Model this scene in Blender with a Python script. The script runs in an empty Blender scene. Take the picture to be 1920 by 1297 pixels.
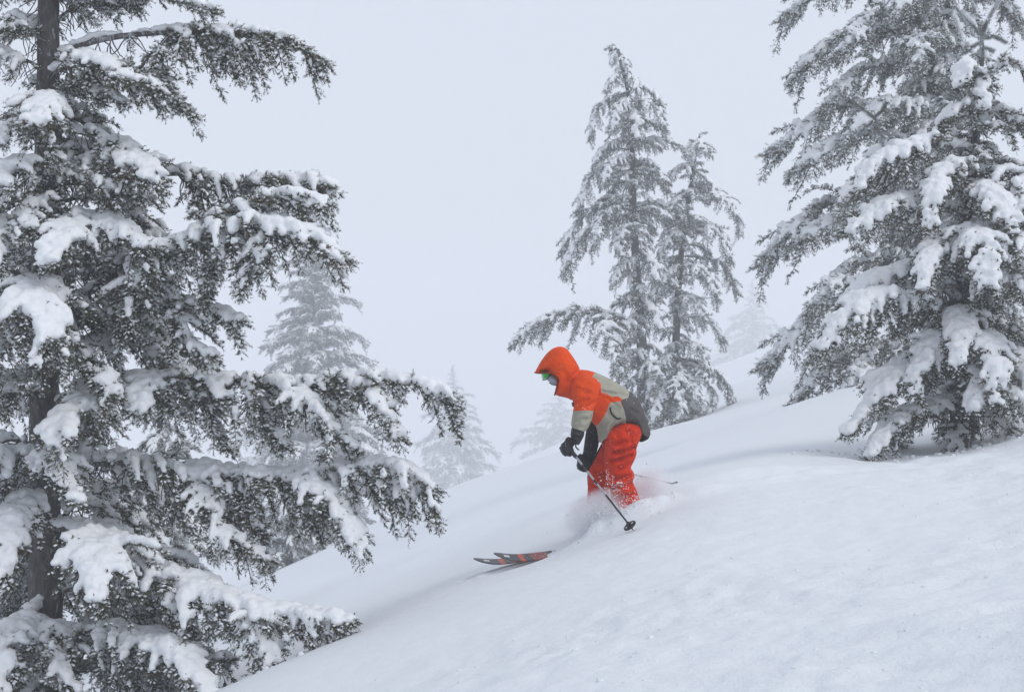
import bpy, bmesh, math, random
import numpy as np
from mathutils import Vector, Matrix, noise

scene = bpy.context.scene
C = scene.collection
R = math.radians

# ------------------------------------------------------------------ camera
FPX, CX, CY = 3045.0, 960.0, 648.5          # focal length and centre of the 1920 px photograph
cam_data = bpy.data.cameras.new('camera')
cam_data.sensor_width = 36.0
cam_data.lens = 36.0 * FPX / 1920.0
cam_data.clip_start, cam_data.clip_end = 0.1, 1000
cam = bpy.data.objects.new('camera', cam_data)
cam.rotation_euler = (R(90), 0, 0)
C.objects.link(cam)
scene.camera = cam

# ------------------------------------------------------------------ light
SUN_EL, SUN_AZ = R(44), R(112)               # soft sun behind cloud, from the right and behind the camera
world = bpy.data.worlds.new('World')
scene.world = world
world.use_nodes = True
wn, wl = world.node_tree.nodes, world.node_tree.links
wn.clear()
wo = wn.new('ShaderNodeOutputWorld')
bg = wn.new('ShaderNodeBackground')
sky = wn.new('ShaderNodeTexSky')
sky.sky_type = 'NISHITA'
sky.sun_disc = False
sky.sun_elevation = SUN_EL
sky.sun_rotation = SUN_AZ
sky.air_density = 1.0
sky.dust_density = 4.0
hsv = wn.new('ShaderNodeHueSaturation')      # thick cloud greys the blue sky
hsv.inputs['Saturation'].default_value = 0.5
wl.new(sky.outputs[0], hsv.inputs['Color'])
cloud = wn.new('ShaderNodeMix')              # even cloud layer over most of the sky
cloud.data_type = 'RGBA'
cloud.inputs[0].default_value = 0.85
wl.new(hsv.outputs[0], cloud.inputs[6])
cloud.inputs[7].default_value = (5.3, 5.7, 6.55, 1)
wl.new(cloud.outputs[2], bg.inputs[0])
bg.inputs[1].default_value = 0.135
wl.new(bg.outputs[0], wo.inputs[0])
sl = bpy.data.lights.new('sun', 'SUN')
sl.energy = 0.8
sl.angle = R(28)
sl.color = (1.0, 0.98, 0.95)
so = bpy.data.objects.new('sun', sl)
so.rotation_euler = (R(90) - SUN_EL, 0, R(180) - SUN_AZ)
so.location = (20, -20, 40)
C.objects.link(so)

scene.view_settings.view_transform = 'Standard'
scene.view_settings.look = 'None'
scene.view_settings.exposure = 0.09
scene.view_settings.gamma = 1.0
scene.render.engine = 'CYCLES'
cy = scene.cycles
cy.max_bounces = 10
cy.diffuse_bounces = 4
cy.volume_bounces = 6
cy.transparent_max_bounces = 8
cy.use_denoising = True
cy.volume_step_rate = 1.0

# ------------------------------------------------------------------ helpers
def PX(px, py, d):
    return np.array(((px - CX) / FPX * d, d, -(py - CY) / FPX * d))

def tag(o, label=None, cat=None, group=None, kind=None):
    if label: o['label'] = label
    if cat: o['category'] = cat
    if group: o['group'] = group
    if kind: o['kind'] = kind
    return o

def empty(name, loc):
    o = bpy.data.objects.new(name, None)
    o.location = loc
    o.empty_display_size = 0.2
    C.objects.link(o)
    return o

def link(name, me, parent=None):
    o = bpy.data.objects.new(name, me)
    C.objects.link(o)
    if parent is not None: o.parent = parent
    return o

def mesh_np(name, V, F, mats, smooth=False, attr=None, mi=None):
    """Mesh from numpy: V (n,3), F (m,k) with k 3 or 4."""
    V = np.asarray(V, np.float32); F = np.asarray(F, np.int32)
    me = bpy.data.meshes.new(name)
    m, k = F.shape
    me.vertices.add(len(V)); me.vertices.foreach_set('co', V.ravel())
    me.loops.add(m * k); me.loops.foreach_set('vertex_index', F.ravel())
    me.polygons.add(m); me.polygons.foreach_set('loop_start', np.arange(0, m * k, k, dtype=np.int32))
    if mi is not None: me.polygons.foreach_set('material_index', np.asarray(mi, np.int32))
    me.polygons.foreach_set('use_smooth', np.full(m, smooth, bool))
    me.update(calc_edges=True)
    if attr is not None:
        a = me.attributes.new('rime', 'FLOAT', 'POINT')
        a.data.foreach_set('value', np.asarray(attr, np.float32))
    for x in (mats if isinstance(mats, (list, tuple)) else [mats]): me.materials.append(x)
    return me

def catmull(pts, step):
    P = np.asarray(pts, float)
    if len(P) == 2: P = np.array([P[0], (P[0] + P[1]) / 2, P[1]])
    E = np.vstack([2 * P[0] - P[1], P, 2 * P[-1] - P[-2]])
    out = []
    for i in range(1, len(E) - 2):
        p0, p1, p2, p3 = E[i - 1:i + 3]
        for u in np.linspace(0, 1, 16, endpoint=False):
            out.append(.5 * ((2 * p1) + (p2 - p0) * u + (2 * p0 - 5 * p1 + 4 * p2 - p3) * u * u + (3 * p1 - p0 - 3 * p2 + p3) * u ** 3))
    out.append(P[-1])
    A = np.array(out)
    s = np.concatenate([[0], np.cumsum(np.linalg.norm(np.diff(A, axis=0), axis=1))])
    n = max(4, int(s[-1] / step) + 1)
    t = np.linspace(0, s[-1], n)
    return np.stack([np.interp(t, s, A[:, k]) for k in range(3)], 1), s[-1]

def tube(path, rad, sides):
    """Verts and quads of a tapered tube with a closed tip."""
    P = np.asarray(path, float); n = len(P)
    rad = np.broadcast_to(rad, (n,))
    T = np.gradient(P, axis=0); T /= np.linalg.norm(T, axis=1)[:, None] + 1e-9
    up = np.where(np.abs(T[:, 2:3]) > .95, np.array([[0, 1., 0]]), np.array([[0, 0, 1.]]))
    S = np.cross(T, up); S /= np.linalg.norm(S, axis=1)[:, None] + 1e-9
    U = np.cross(S, T)
    a = np.arange(sides) * 2 * math.pi / sides
    V = P[:, None, :] + rad[:, None, None] * (np.cos(a)[None, :, None] * S[:, None, :] + np.sin(a)[None, :, None] * U[:, None, :])
    V = V.reshape(-1, 3)
    F = []
    for i in range(n - 1):
        for j in range(sides):
            k = (j + 1) % sides
            F.append((i * sides + j, i * sides + k, (i + 1) * sides + k, (i + 1) * sides + j))
    return V, np.array(F, np.int32)

def join(parts):
    Vs, Fs, n = [], [], 0
    for V, F in parts:
        Vs.append(V); Fs.append(F + n); n += len(V)
    return np.vstack(Vs), np.vstack(Fs)

def ico(sub):
    bm = bmesh.new(); bmesh.ops.create_icosphere(bm, subdivisions=sub, radius=1)
    bm.verts.ensure_lookup_table()
    V = np.array([v.co[:] for v in bm.verts]); F = np.array([[v.index for v in f.verts] for f in bm.faces])
    bm.free(); return V, F
ICO1 = ico(1)
ICO0 = (np.array([(0, 0, 1), (.894, 0, .447), (.276, .851, .447), (-.724, .526, .447), (-.724, -.526, .447), (.276, -.851, .447), (0, 0, -.6)]),
        np.array([(0, 1, 2), (0, 2, 3), (0, 3, 4), (0, 4, 5), (0, 5, 1), (6, 2, 1), (6, 3, 2), (6, 4, 3), (6, 5, 4), (6, 1, 5)]))
ICO2 = ico(2)

def balls(Ce, Ra, base=None, flat=.8):
    V0, F0 = base or ICO1
    Ce = np.asarray(Ce, float); Ra = np.asarray(Ra, float)
    V = Ce[:, None, :] + V0[None] * (Ra[:, None, None] * np.array((1, 1, flat)))
    F = F0[None] + (np.arange(len(Ce)) * len(V0))[:, None, None]
    return V.reshape(-1, 3), F.reshape(-1, 3)

LUMPS = bpy.data.textures.new('lumps', 'CLOUDS')
LUMPS.noise_scale = .045; LUMPS.noise_depth = 3

def fuse(name, V, F, voxel, mat, smooth=4, fac=.5, lump=0.0):
    """Union of overlapping closed shells into one smooth skin."""
    me = mesh_np('fuse_tmp', V, F, mat)
    o = bpy.data.objects.new('fuse_tmp', me); C.objects.link(o)
    m = o.modifiers.new('r', 'REMESH'); m.mode = 'VOXEL'; m.voxel_size = voxel; m.use_smooth_shade = True
    if smooth:
        s = o.modifiers.new('s', 'SMOOTH'); s.factor = fac; s.iterations = smooth
    if lump:
        d = o.modifiers.new('d', 'DISPLACE'); d.texture = LUMPS; d.texture_coords = 'LOCAL'; d.strength = lump; d.mid_level = .5
    dg = bpy.context.evaluated_depsgraph_get()
    out = bpy.data.meshes.new_from_object(o.evaluated_get(dg))
    out.name = name
    bpy.data.objects.remove(o); bpy.data.meshes.remove(me)
    if not out.materials: out.materials.append(mat)
    return out

# ------------------------------------------------------------------ materials
def new_mat(name):
    m = bpy.data.materials.new(name); m.use_nodes = True
    n, l = m.node_tree.nodes, m.node_tree.links
    return m, n, l, n['Principled BSDF']

def noise_tex(n, l, scale, detail=4, coord=None, rough=.5):
    t = n.new('ShaderNodeTexNoise'); t.inputs['Scale'].default_value = scale
    t.inputs['Detail'].default_value = detail; t.inputs['Roughness'].default_value = rough
    if coord is not None: l.new(coord, t.inputs['Vector'])
    return t

def ramp(n, l, fac, stops):
    r = n.new('ShaderNodeValToRGB'); e = r.color_ramp.elements
    while len(e) < len(stops): e.new(.5)
    for i, (p, c) in enumerate(stops):
        e[i].position = p; e[i].color = (*c, 1) if len(c) == 3 else c
    l.new(fac, r.inputs[0]); return r

def bump(n, l, b, height, strength, dist):
    u = n.new('ShaderNodeBump'); u.inputs['Strength'].default_value = strength; u.inputs['Distance'].default_value = dist
    l.new(height, u.inputs['Height']); l.new(u.outputs[0], b.inputs['Normal']); return u

def mat_snow(name, scale, dist, strength=.5, col=(.82, .835, .85)):
    m, n, l, b = new_mat(name)
    tc = n.new('ShaderNodeTexCoord')
    t = noise_tex(n, l, scale, 6, tc.outputs['Object'], .62)
    r = ramp(n, l, t.outputs[0], [(.3, tuple(c * .97 for c in col)), (.7, col)])
    l.new(r.outputs[0], b.inputs['Base Color'])
    b.inputs['Roughness'].default_value = .75
    b.inputs['Specular IOR Level'].default_value = .25
    bump(n, l, b, t.outputs[0], strength, dist)
    return m
M_SNOWCAP = mat_snow('cap_snow', 26, .012)

def mat_needles(name, rime, frost=(.74, .77, .79)):
    m, n, l, b = new_mat(name)
    a = n.new('ShaderNodeAttribute'); a.attribute_name = 'rime'
    tc = n.new('ShaderNodeTexCoord')
    t = noise_tex(n, l, 5, 3, tc.outputs['Object'])
    g = ramp(n, l, t.outputs[0], [(.3, (.012, .016, .003)), (.5, (.040, .043, .008)), (.72, (.085, .060, .016))])
    mx = n.new('ShaderNodeMix'); mx.data_type = 'RGBA'
    tp = noise_tex(n, l, 3.2, 4, tc.outputs['Object'], .6)                     # frost lies in patches
    pt = n.new('ShaderNodeMapRange'); pt.inputs[1].default_value = .34; pt.inputs[2].default_value = .66; pt.inputs[3].default_value = rime * .35; pt.inputs[4].default_value = rime * 2.0
    l.new(tp.outputs[0], pt.inputs[0])
    mr = n.new('ShaderNodeMath'); mr.operation = 'MULTIPLY'; mr.use_clamp = True; l.new(pt.outputs[0], mr.inputs[1])
    l.new(a.outputs['Fac'], mr.inputs[0]); l.new(mr.outputs[0], mx.inputs[0])
    l.new(g.outputs[0], mx.inputs[6]); mx.inputs[7].default_value = (*frost, 1)
    l.new(mx.outputs[2], b.inputs['Base Color'])
    b.inputs['Roughness'].default_value = .65
    b.inputs['Specular IOR Level'].default_value = .2
    return m
M_NEEDLE_A = mat_needles('fir_needles', .75)
M_NEEDLE_B = mat_needles('rimed_needles', 2.3)

def mat_bark(name, frosty):
    m, n, l, b = new_mat(name)
    tc = n.new('ShaderNodeTexCoord'); mp = n.new('ShaderNodeMapping'); mp.inputs['Scale'].default_value = (1, 1, .35)
    l.new(tc.outputs['Object'], mp.inputs[0])
    t = noise_tex(n, l, 28, 8, mp.outputs[0], .65)
    r = ramp(n, l, t.outputs[0], [(.3, (.030, .026, .024)), (.52, (.085, .078, .074)), (.75, (.17, .16, .155))])
    f = noise_tex(n, l, 24, 6, mp.outputs[0], .7)
    f2 = ramp(n, l, f.outputs[0], [(.60 - frosty, (0, 0, 0)), (.72 - frosty * .5, (1, 1, 1))])
    mx = n.new('ShaderNodeMix'); mx.data_type = 'RGBA'
    l.new(f2.outputs[0], mx.inputs[0]); l.new(r.outputs[0], mx.inputs[6]); mx.inputs[7].default_value = (.5, .52, .55, 1)
    l.new(mx.outputs[2], b.inputs['Base Color']); b.inputs['Roughness'].default_value = .9
    bump(n, l, b, t.outputs[0], .9, .02)
    return m
M_BARK = mat_bark('bark', .0)
M_TWIG = mat_bark('frosted_bark', .12)

# ------------------------------------------------------------------ ground
# anchor points of the slope: photograph pixel and distance in metres
ANCH = [PX(*a) for a in [
    (960, 1297, 6.6), (1920, 1297, 4.7), (1400, 1297, 5.6), (700, 1297, 8.0), (500, 1262, 9.3), (640, 1195, 10.0),
    (1920, 1100, 6.8), (1920, 950, 9.2), (1500, 1120, 7.6), (1500, 1000, 9.4), (1200, 1120, 8.4), (900, 1170, 9.0),
    (900, 1072, 11.2), (1020, 1040, 11.2), (1135, 985, 11.2), (1183, 992, 10.6), (1190, 958, 11.4), (1300, 925, 11.2),
    (1000, 985, 13.5), (800, 1080, 13.5), (1300, 882, 13.5), (700, 1130, 13), (560, 1160, 15), (600, 1085, 24),
    (1640, 866, 13.0), (1790, 822, 14.0), (1920, 782, 14.0), (1500, 850, 13.5), (1700, 770, 17), (1900, 735, 21),
    (1473, 769, 21), (1560, 744, 21.2), (1624, 722, 21.4), (1350, 808, 24), (1700, 712, 24.5), (1480, 775, 25),
    (1100, 895, 25), (900, 955, 26), (750, 1015, 27),
    (440, 1106, 33), (590, 1035, 36), (740, 964, 39), (900, 893, 41), (1050, 851, 42), (1217, 810, 43), (1289, 790, 43.2), (1376, 754, 44),
    (1440, 727, 47), (1400, 714, 58), (1440, 704, 58), (1540, 684, 58), (1750, 645, 58), (1358, 730, 58),
    (590, 1130, 60), (850, 970, 60), (1050, 890, 60), (1250, 800, 62), (300, 1260, 45), (1400, 745, 90),
    (590, 1075, 100), (850, 965, 250), (1412, 745, 370), (1048, 880, 335),
    (85, 1345, 11.0), (250, 1330, 10.6), (400, 1306, 10.4), (300, 1250, 17), (-100, 1420, 11), (0, 1300, 20), (2100, 1200, 4.6),
]]
for x, y, z in [(0, 0, -1.5), (3, 0, -.5), (-4, 0, -2.9), (8, 0, 1.0), (12, 10, 1.7), (14, 28, 1.0), (-12, 10, -5.4), (-16, 30, -9),
                (-24, 60, -16), (28, 60, 2.5), (0, -12, -1.6), (14, -12, 2.4), (-14, -12, -5.5), (-26, 130, -18), (28, 130, -1), (2, 130, -12),
                (-26, 300, -28), (28, 300, -8)]:
    ANCH.append(np.array((x, y, z), float))
ANCH = np.array(ANCH)

def tps_fit(P, lam=.02):
    X = P[:, :2] * np.array((1, .7)); n = len(X)
    d2 = ((X[:, None] - X[None]) ** 2).sum(2)
    K = np.where(d2 > 0, d2 * np.log(d2 + 1e-12) * .5, 0) + np.eye(n) * lam
    A = np.zeros((n + 3, n + 3)); A[:n, :n] = K; A[:n, n] = 1; A[:n, n + 1:] = X; A[n, :n] = 1; A[n + 1:, :n] = X.T
    return X, np.linalg.solve(A, np.concatenate([P[:, 2], np.zeros(3)]))
TX, TW = tps_fit(ANCH)

def ground_base(xy):
    q = np.clip(np.asarray(xy, float), (-26, -14), (58, 380)) * np.array((1, .7))
    out = np.empty(len(q))
    for i in range(0, len(q), 40000):
        c = q[i:i + 40000]
        d2 = ((c[:, None] - TX[None]) ** 2).sum(2)
        out[i:i + 40000] = (np.where(d2 > 0, d2 * np.log(d2 + 1e-12) * .5, 0) @ TW[:-3]) + TW[-3] + c @ TW[-2:]
    return out

def vnoise(x, y, s, seed):
    """Smooth value noise in numpy."""
    x = x * s; y = y * s
    xi = np.floor(x).astype(int); yi = np.floor(y).astype(int)
    fx = x - xi; fy = y - yi
    fx = fx * fx * (3 - 2 * fx); fy = fy * fy * (3 - 2 * fy)
    def h(a, b):
        n = np.sin(a * 127.1 + b * 311.7 + seed * 74.7) * 43758.5453
        return n - np.floor(n)
    return (h(xi, yi) * (1 - fx) + h(xi + 1, yi) * fx) * (1 - fy) + (h(xi, yi + 1) * (1 - fx) + h(xi + 1, yi + 1) * fx) * fy - .5

def seg_dist(x, y, a, b):
    d = np.array(b) - np.array(a); L2 = d @ d
    t = np.clip(((x - a[0]) * d[0] + (y - a[1]) * d[1]) / L2, 0, 1)
    return np.hypot(x - a[0] - t * d[0], y - a[1] - t * d[1]), t

def crust(x, y):                               # wind crust and fallen clumps on the near right
    return np.clip(1 / (1 + np.exp(-((x + 1.2) * 1.3 - (y - 6.0) * .85))) * (1 + 1.2 * vnoise(x, y, .9, 11)), 0, 1)

def ground_z(xy):
    xy = np.asarray(xy, float)
    z = ground_base(xy)
    x, y = xy[:, 0], xy[:, 1]
    z = z + .05 * vnoise(x, y, .55, 1) + .03 * vnoise(x, y, 1.3, 2)
    rough = crust(x, y)
    z += rough * (.040 * vnoise(x, y, 3.1, 3) + .034 * vnoise(x, y, 7, 4) + .018 * vnoise(x, y, 15, 5))
    z += .003 * vnoise(x, y, 15, 6)
    # heap pushed up by the skier and the grooves the skis cut
    hv = 1 + .9 * vnoise(x, y, 9, 21) + .5 * vnoise(x, y, 24, 22)
    z += .05 * hv * np.exp(-(((x - .80) / .20) ** 2 + ((y - 11.08) / .13) ** 2))
    z += .055 * hv * np.exp(-(((x - .52) / .18) ** 2 + ((y - 11.05) / .12) ** 2))
    z += .03 * hv * np.exp(-(((x - 1.05) / .25) ** 2 + ((y - 11.25) / .2) ** 2))
    for a, b in (((-.30, 11.13), (.55, 11.22)), ((-.14, 11.02), (.55, 11.08))):
        d, t = seg_dist(x, y, a, b)
        z += -.022 * np.exp(-(d / .035) ** 2) + .010 * np.exp(-((d - .085) / .035) ** 2)
    # trail behind the skier
    d, t = seg_dist(x, y, (.8, 11.35), (3.2, 12.2))
    z += (-.07 * np.exp(-(d / .15) ** 2) * (1 - .5 * t) + .055 * np.exp(-((d - .29) / .11) ** 2) * (1 - .6 * t)) * (1 + .8 * vnoise(x, y, 6, 31))
    # wells under the near trees
    z += -.10 * np.exp(-(((x - 4.0) / .9) ** 2 + ((y - 13.9) / .55) ** 2))
    return z

def graded(segs):
    out = [segs[0][0]]
    for a, b, st in segs:
        n = max(1, int(round((b - a) / st))); out += list(a + (b - a) * (np.arange(n) + 1) / n)
    return np.array(out)
gx = graded([(-100, -24, 6), (-24, -8, .6), (-8, -3, .15), (-3, -.6, .045), (-.6, 1.2, .022), (1.2, 4.5, .04), (4.5, 10, .15), (10, 26, .6), (26, 100, 6)])
gy = graded([(-30, -2, 2), (-2, 4, .4), (4, 9.5, .038), (9.5, 10.6, .04), (10.6, 11.8, .022), (11.8, 16, .05), (16, 48, .3), (48, 98, 1), (98, 394, 12)])
GX, GY = np.meshgrid(gx, gy)
gxy = np.stack([GX.ravel(), GY.ravel()], 1)
gz = ground_z(gxy)
nx, ny = len(gx), len(gy)
ii = (np.arange(ny - 1)[:, None] * nx + np.arange(nx - 1)[None]).ravel()
GF = np.stack([ii, ii + 1, ii + nx + 1, ii + nx], 1)

def mat_ground():
    m, n, l, b = new_mat('slope_snow')
    tc = n.new('ShaderNodeTexCoord')
    t1 = noise_tex(n, l, 9, 6, tc.outputs['Object'], .6)
    t2 = noise_tex(n, l, 45, 5, tc.outputs['Object'], .6)
    r = ramp(n, l, t1.outputs[0], [(.25, (.74, .765, .795)), (.75, (.78, .805, .83))])
    l.new(r.outputs[0], b.inputs['Base Color'])
    b.inputs['Roughness'].default_value = .7; b.inputs['Specular IOR Level'].default_value = .25
    u1 = n.new('ShaderNodeBump'); u1.inputs['Strength'].default_value = .35; u1.inputs['Distance'].default_value = .045
    l.new(t1.outputs[0], u1.inputs['Height'])
    u2 = n.new('ShaderNodeBump'); u2.inputs['Strength'].default_value = .35; u2.inputs['Distance'].default_value = .012
    a = n.new('ShaderNodeAttribute'); a.attribute_name = 'rime'                 # how crusty the snow is
    sa = n.new('ShaderNodeMath'); sa.operation = 'MULTIPLY_ADD'; sa.inputs[1].default_value = .34; sa.inputs[2].default_value = .14
    l.new(a.outputs['Fac'], sa.inputs[0]); l.new(sa.outputs[0], u2.inputs['Strength']); l.new(sa.outputs[0], u1.inputs['Strength'])
    l.new(t2.outputs[0], u2.inputs['Height']); l.new(u1.outputs[0], u2.inputs['Normal']); l.new(u2.outputs[0], b.inputs['Normal'])
    return m
M_GROUND = mat_ground()
ground = link('snow_ground', mesh_np('snow_ground', np.column_stack([gxy, gz]), GF, M_GROUND, True, crust(gxy[:, 0], gxy[:, 1])))
tag(ground, 'smooth powder snow slope rising to the right', kind='structure')

def gz1(x, y): return float(ground_z(np.array([[x, y]]))[0])

# ------------------------------------------------------------------ haze
def mat_volume(name, dens, col=(1, 1, 1), aniso=0.0):
    m = bpy.data.materials.new(name); m.use_nodes = True
    n, l = m.node_tree.nodes, m.node_tree.links
    n.clear(); o = n.new('ShaderNodeOutputMaterial'); v = n.new('ShaderNodeVolumePrincipled')
    v.inputs['Color'].default_value = (*col, 1); v.inputs['Density'].default_value = dens; v.inputs['Anisotropy'].default_value = aniso
    l.new(v.outputs[0], o.inputs['Volume'])
    return m, n, l, v
HAZE_D = .0041
gmin, gmax = float(gz.min()), float(gz.max())
M_HAZE = mat_volume('haze', HAZE_D, (.97, .98, 1.0))[0]
bm = bmesh.new(); bmesh.ops.create_cube(bm, size=1)
zt, zb = max(gmax, 14.5) + 1.0, gmin - 1.0
for v in bm.verts: v.co = Vector((v.co.x * 204, v.co.y * 440 + 180, (zt + zb) / 2 + v.co.z * (zt - zb)))
hm = bpy.data.meshes.new('haze'); bm.to_mesh(hm); bm.free(); hm.materials.append(M_HAZE)
tag(link('haze', hm), 'pale freezing fog filling the air over the slope', kind='stuff')

# ------------------------------------------------------------------ conifer boughs
def unit(v): return v / (np.linalg.norm(v) + 1e-9)

def make_bough(pts, seed, spread=.3, t0=.12, hang=.35, droop=4.0, tw=1.18, snow=1.0, r0=.016, rime=1.0, gap=.5, dust=.75):
    """One bough along a 3-D polyline: returns meshes (wood, needles, snow)."""
    rg = np.random.default_rng(seed)
    A, L = catmull(pts, .02 * tw)
    n = len(A)
    T = np.gradient(A, axis=0); T /= np.linalg.norm(T, axis=1)[:, None] + 1e-9
    Z = np.array((0, 0, 1.))
    wood = [tube(A, np.linspace(r0, .004 * tw, n), 7)]
    TP, TQ, TR = [], [], []          # twigs: start, end, rime
    SC, SR = [], []                  # snow balls
    step = .060 * tw
    s = max(t0, .02) * L
    off = Vector(rg.uniform(-50, 50, 3))
    droop = droop / tw ** .8
    def nz(p, f): return noise.noise(Vector(p) * f + off)
    # ridge of snow along the limb
    for i in range(int(.03 * n), n):
        t = i / n; p = A[i]
        k = nz(p, 3.2) + .35
        if k > -.05 + (.15 if t < t0 else 0) and T[i][2] > -.85:
            r = (.020 + .022 * max(0, k)) * snow * tw * (1 if t < .9 else .75)
            r = min(r, .05 * tw)
            SC.append(p + Z * (r * .45 + r0 * (1 - t) * .9) + rg.normal(0, .004 * tw, 3)); SR.append(r)
    while s < L:
        t = s / L
        i = min(n - 1, int(t * n))
        Ti = T[i]
        S = np.cross(Ti, Z); S = unit(S) if np.linalg.norm(S) > .15 else np.array((0, 1., 0))
        U = np.cross(S, Ti)
        prof = min(1, ((t - t0) / .25 + .35)) * (1 - t) ** .55 + .05
        dens = nz(A[i], 2.3)
        for side in (-1, 1, 0, 0):
            if side == 0 and (rg.random() > hang * (.75 + .8 * dens) or t < t0): continue
            l = spread * 1.75 * prof * rg.uniform(.7, 1.12) * (1 + .5 * dens)
            if t < t0 + .12 and rg.random() < gap: continue
            ang = R(66 - 34 * t + rg.normal(0, 8))
            if side: d = Ti * math.cos(ang) + S * side * math.sin(ang) + U * rg.normal(.16, .16)
            else: d = Ti * .45 + S * rg.normal(0, .5) - Z * .6; l = spread * (.55 + 1.15 * min(1, prof)) * rg.uniform(.45, 1.15) * (1 + .7 * dens)
            d = unit(d); p = A[i].copy(); g = droop * rg.uniform(.35, 1.9)
            bl = [p.copy()]
            ds = .025 * tw; m = max(3, int(l / ds)); flip = 1
            for j in range(m):
                u = (j + 1) / m
                d = unit(d + np.array((0, 0, -g * ds * min(1.2, .25 + 1.3 * u))) + rg.normal(0, .05, 3))
                if d[2] < -.93: d = unit(d * np.array((1.3, 1.3, 1)) )
                p = p + d * ds; bl.append(p.copy())
                lat = np.cross(d, Z); lat = unit(lat) if np.linalg.norm(lat) > .2 else S
                up = np.cross(lat, d)
                for q in (flip, -flip) if rg.random() < .8 else (flip,):
                    ph = rg.normal(.15, .6)
                    nrm = lat * q * math.cos(ph) + up * math.sin(ph)
                    a2 = R(rg.uniform(35, 62))
                    td = d * math.cos(a2) + nrm * math.sin(a2)
                    tl = rg.uniform(.042, .088) * tw * (1 - .35 * u)
                    TP.append(p); TQ.append(p + td * tl); TR.append(np.clip(rime * ((rg.uniform(1.1, 1.7) if rg.random() < .33 + .3 * max(0, nrm[2]) else rg.uniform(.1, .4)) + .2 * nrm[2]), 0, 1.8))
                flip = -flip
                flatness = math.hypot(d[0], d[1])
                k = nz(p, 4.5) * .7 + nz(p, 9.5) * .85
                if not side and u > .15 and u < .75 and k > -.06 - .3 * (snow - 1):
                    r = (.016 + .012 * rg.random() + .012 * max(0, k)) * min(snow, 1.2) * tw * (1 - .5 * u)
                    fr_ = up * np.sign(up[2] + 1e-6)
                    SC.append(p + fr_ * (r * .5 + .014 * tw)); SR.append(r)
                if side and flatness > .26 and k > -.22 - .4 * (snow - 1) + (.26 if flatness < .6 else 0) + .18 * u and u < .9:
                    r = (.030 + .013 * rg.random() + .018 * max(0, k)) * min(snow, 1.35) * tw * (1 - .5 * u) * (.6 + .4 * flatness)
                    SC.append(p + up * (r * .35 + .006 * tw) * np.sign(up[2] + 1e-6) + Z * (r * .2 + .004 * tw)); SR.append(r)
            TP.append(p - d * .01); TQ.append(p + d * rg.uniform(.035, .06) * tw); TR.append(rime * rg.uniform(.8, 1.2))
            b = np.array(bl)
            wood.append(tube(b[::2] if len(b) > 4 else b, np.linspace(.005 * tw, .002 * tw, len(b[::2]) if len(b) > 4 else len(b)), 3))
        s += step * rg.uniform(.7, 1.3) * (1.0 if t > t0 + .1 else 1.3)
    # shoots around the limb itself towards its end
    for i in range(int(n * max(t0, .35)), n, 1):
        for q in range(2):
            v = unit(rg.normal(0, 1, 3)); v = unit(v - T[i] * (v @ T[i]))
            if v[2] > .5: v[2] *= .4
            td = unit(T[i] * .8 + v)
            TP.append(A[i]); TQ.append(A[i] + td * rg.uniform(.035, .065) * tw); TR.append(rime * (rg.uniform(1.0, 1.6) if rg.random() < .35 else rg.uniform(.1, .45)))
    TP.append(A[-1] - T[-1] * .02); TQ.append(A[-1] + T[-1] * .05 * tw); TR.append(rime)
    # bare, frosted twiglets hanging inside
    for q in range(int(5 + 7 * L)):
        i = int(n * rg.uniform(.02, max(.3, t0 + .25)))
        p = A[min(n - 1, i)]; d = unit(rg.normal(0, .6, 3) + np.array((0, 0, -1.1)))
        pts2 = [p]
        for j in range(5):
            d = unit(d + rg.normal(0, .25, 3) + np.array((0, 0, -.12))); pts2.append(pts2[-1] + d * rg.uniform(.02, .05) * tw)
        wood.append(tube(np.array(pts2), np.linspace(.0045, .003, 6) * tw, 4))
    W = join(wood)
    wm = mesh_np('branch', W[0], W[1], M_TWIG, True)
    # needles: short blades set round each twig like a bottle brush
    P = np.array(TP); Q = np.array(TQ); Rm = np.array(TR); N = len(P); K = 21
    D = Q - P; Ln = np.linalg.norm(D, axis=1); D /= Ln[:, None]
    ref = np.where(np.abs(D[:, 2:3]) > .9, np.array([[1., 0, 0]]), np.array([[0, 0, 1.]]))
    X = np.cross(D, ref); X /= np.linalg.norm(X, axis=1)[:, None]; Y = np.cross(D, X)
    a = rg.uniform(0, 2 * math.pi, (N, K)); u = rg.uniform(.0, 1.0, (N, K)) ** .9
    rad = X[:, None] * np.cos(a)[..., None] + Y[:, None] * np.sin(a)[..., None]
    base = P[:, None] + D[:, None] * (u * Ln[:, None])[..., None]
    nl = rg.uniform(.012, .023, (N, K)) * tw
    fw = rg.uniform(.35, 1.0, (N, K))
    tip = base + (rad + D[:, None] * fw[..., None]) / np.sqrt(1 + fw ** 2)[..., None] * nl[..., None]
    wdir = np.cross(rad, D[:, None]) * (rg.uniform(.0016, .0029, (N, K)) * tw)[..., None]
    V = np.stack([base - wdir, base + wdir, tip], 2).reshape(-1, 3)
    at = np.stack([Rm[:, None] * .02 + 0 * u, Rm[:, None] * .02 + 0 * u, Rm[:, None] * rg.uniform(.35, 1, (N, K)) * np.clip(.04 + (u - .38) * 2.1, .03, 1.3)], 2).reshape(-1)
    F = np.arange(len(V)).reshape(-1, 3)
    nm = mesh_np('needles', V, F, M_NEEDLE_A if tw < 1.3 else M_NEEDLE_B, False, at)
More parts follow.
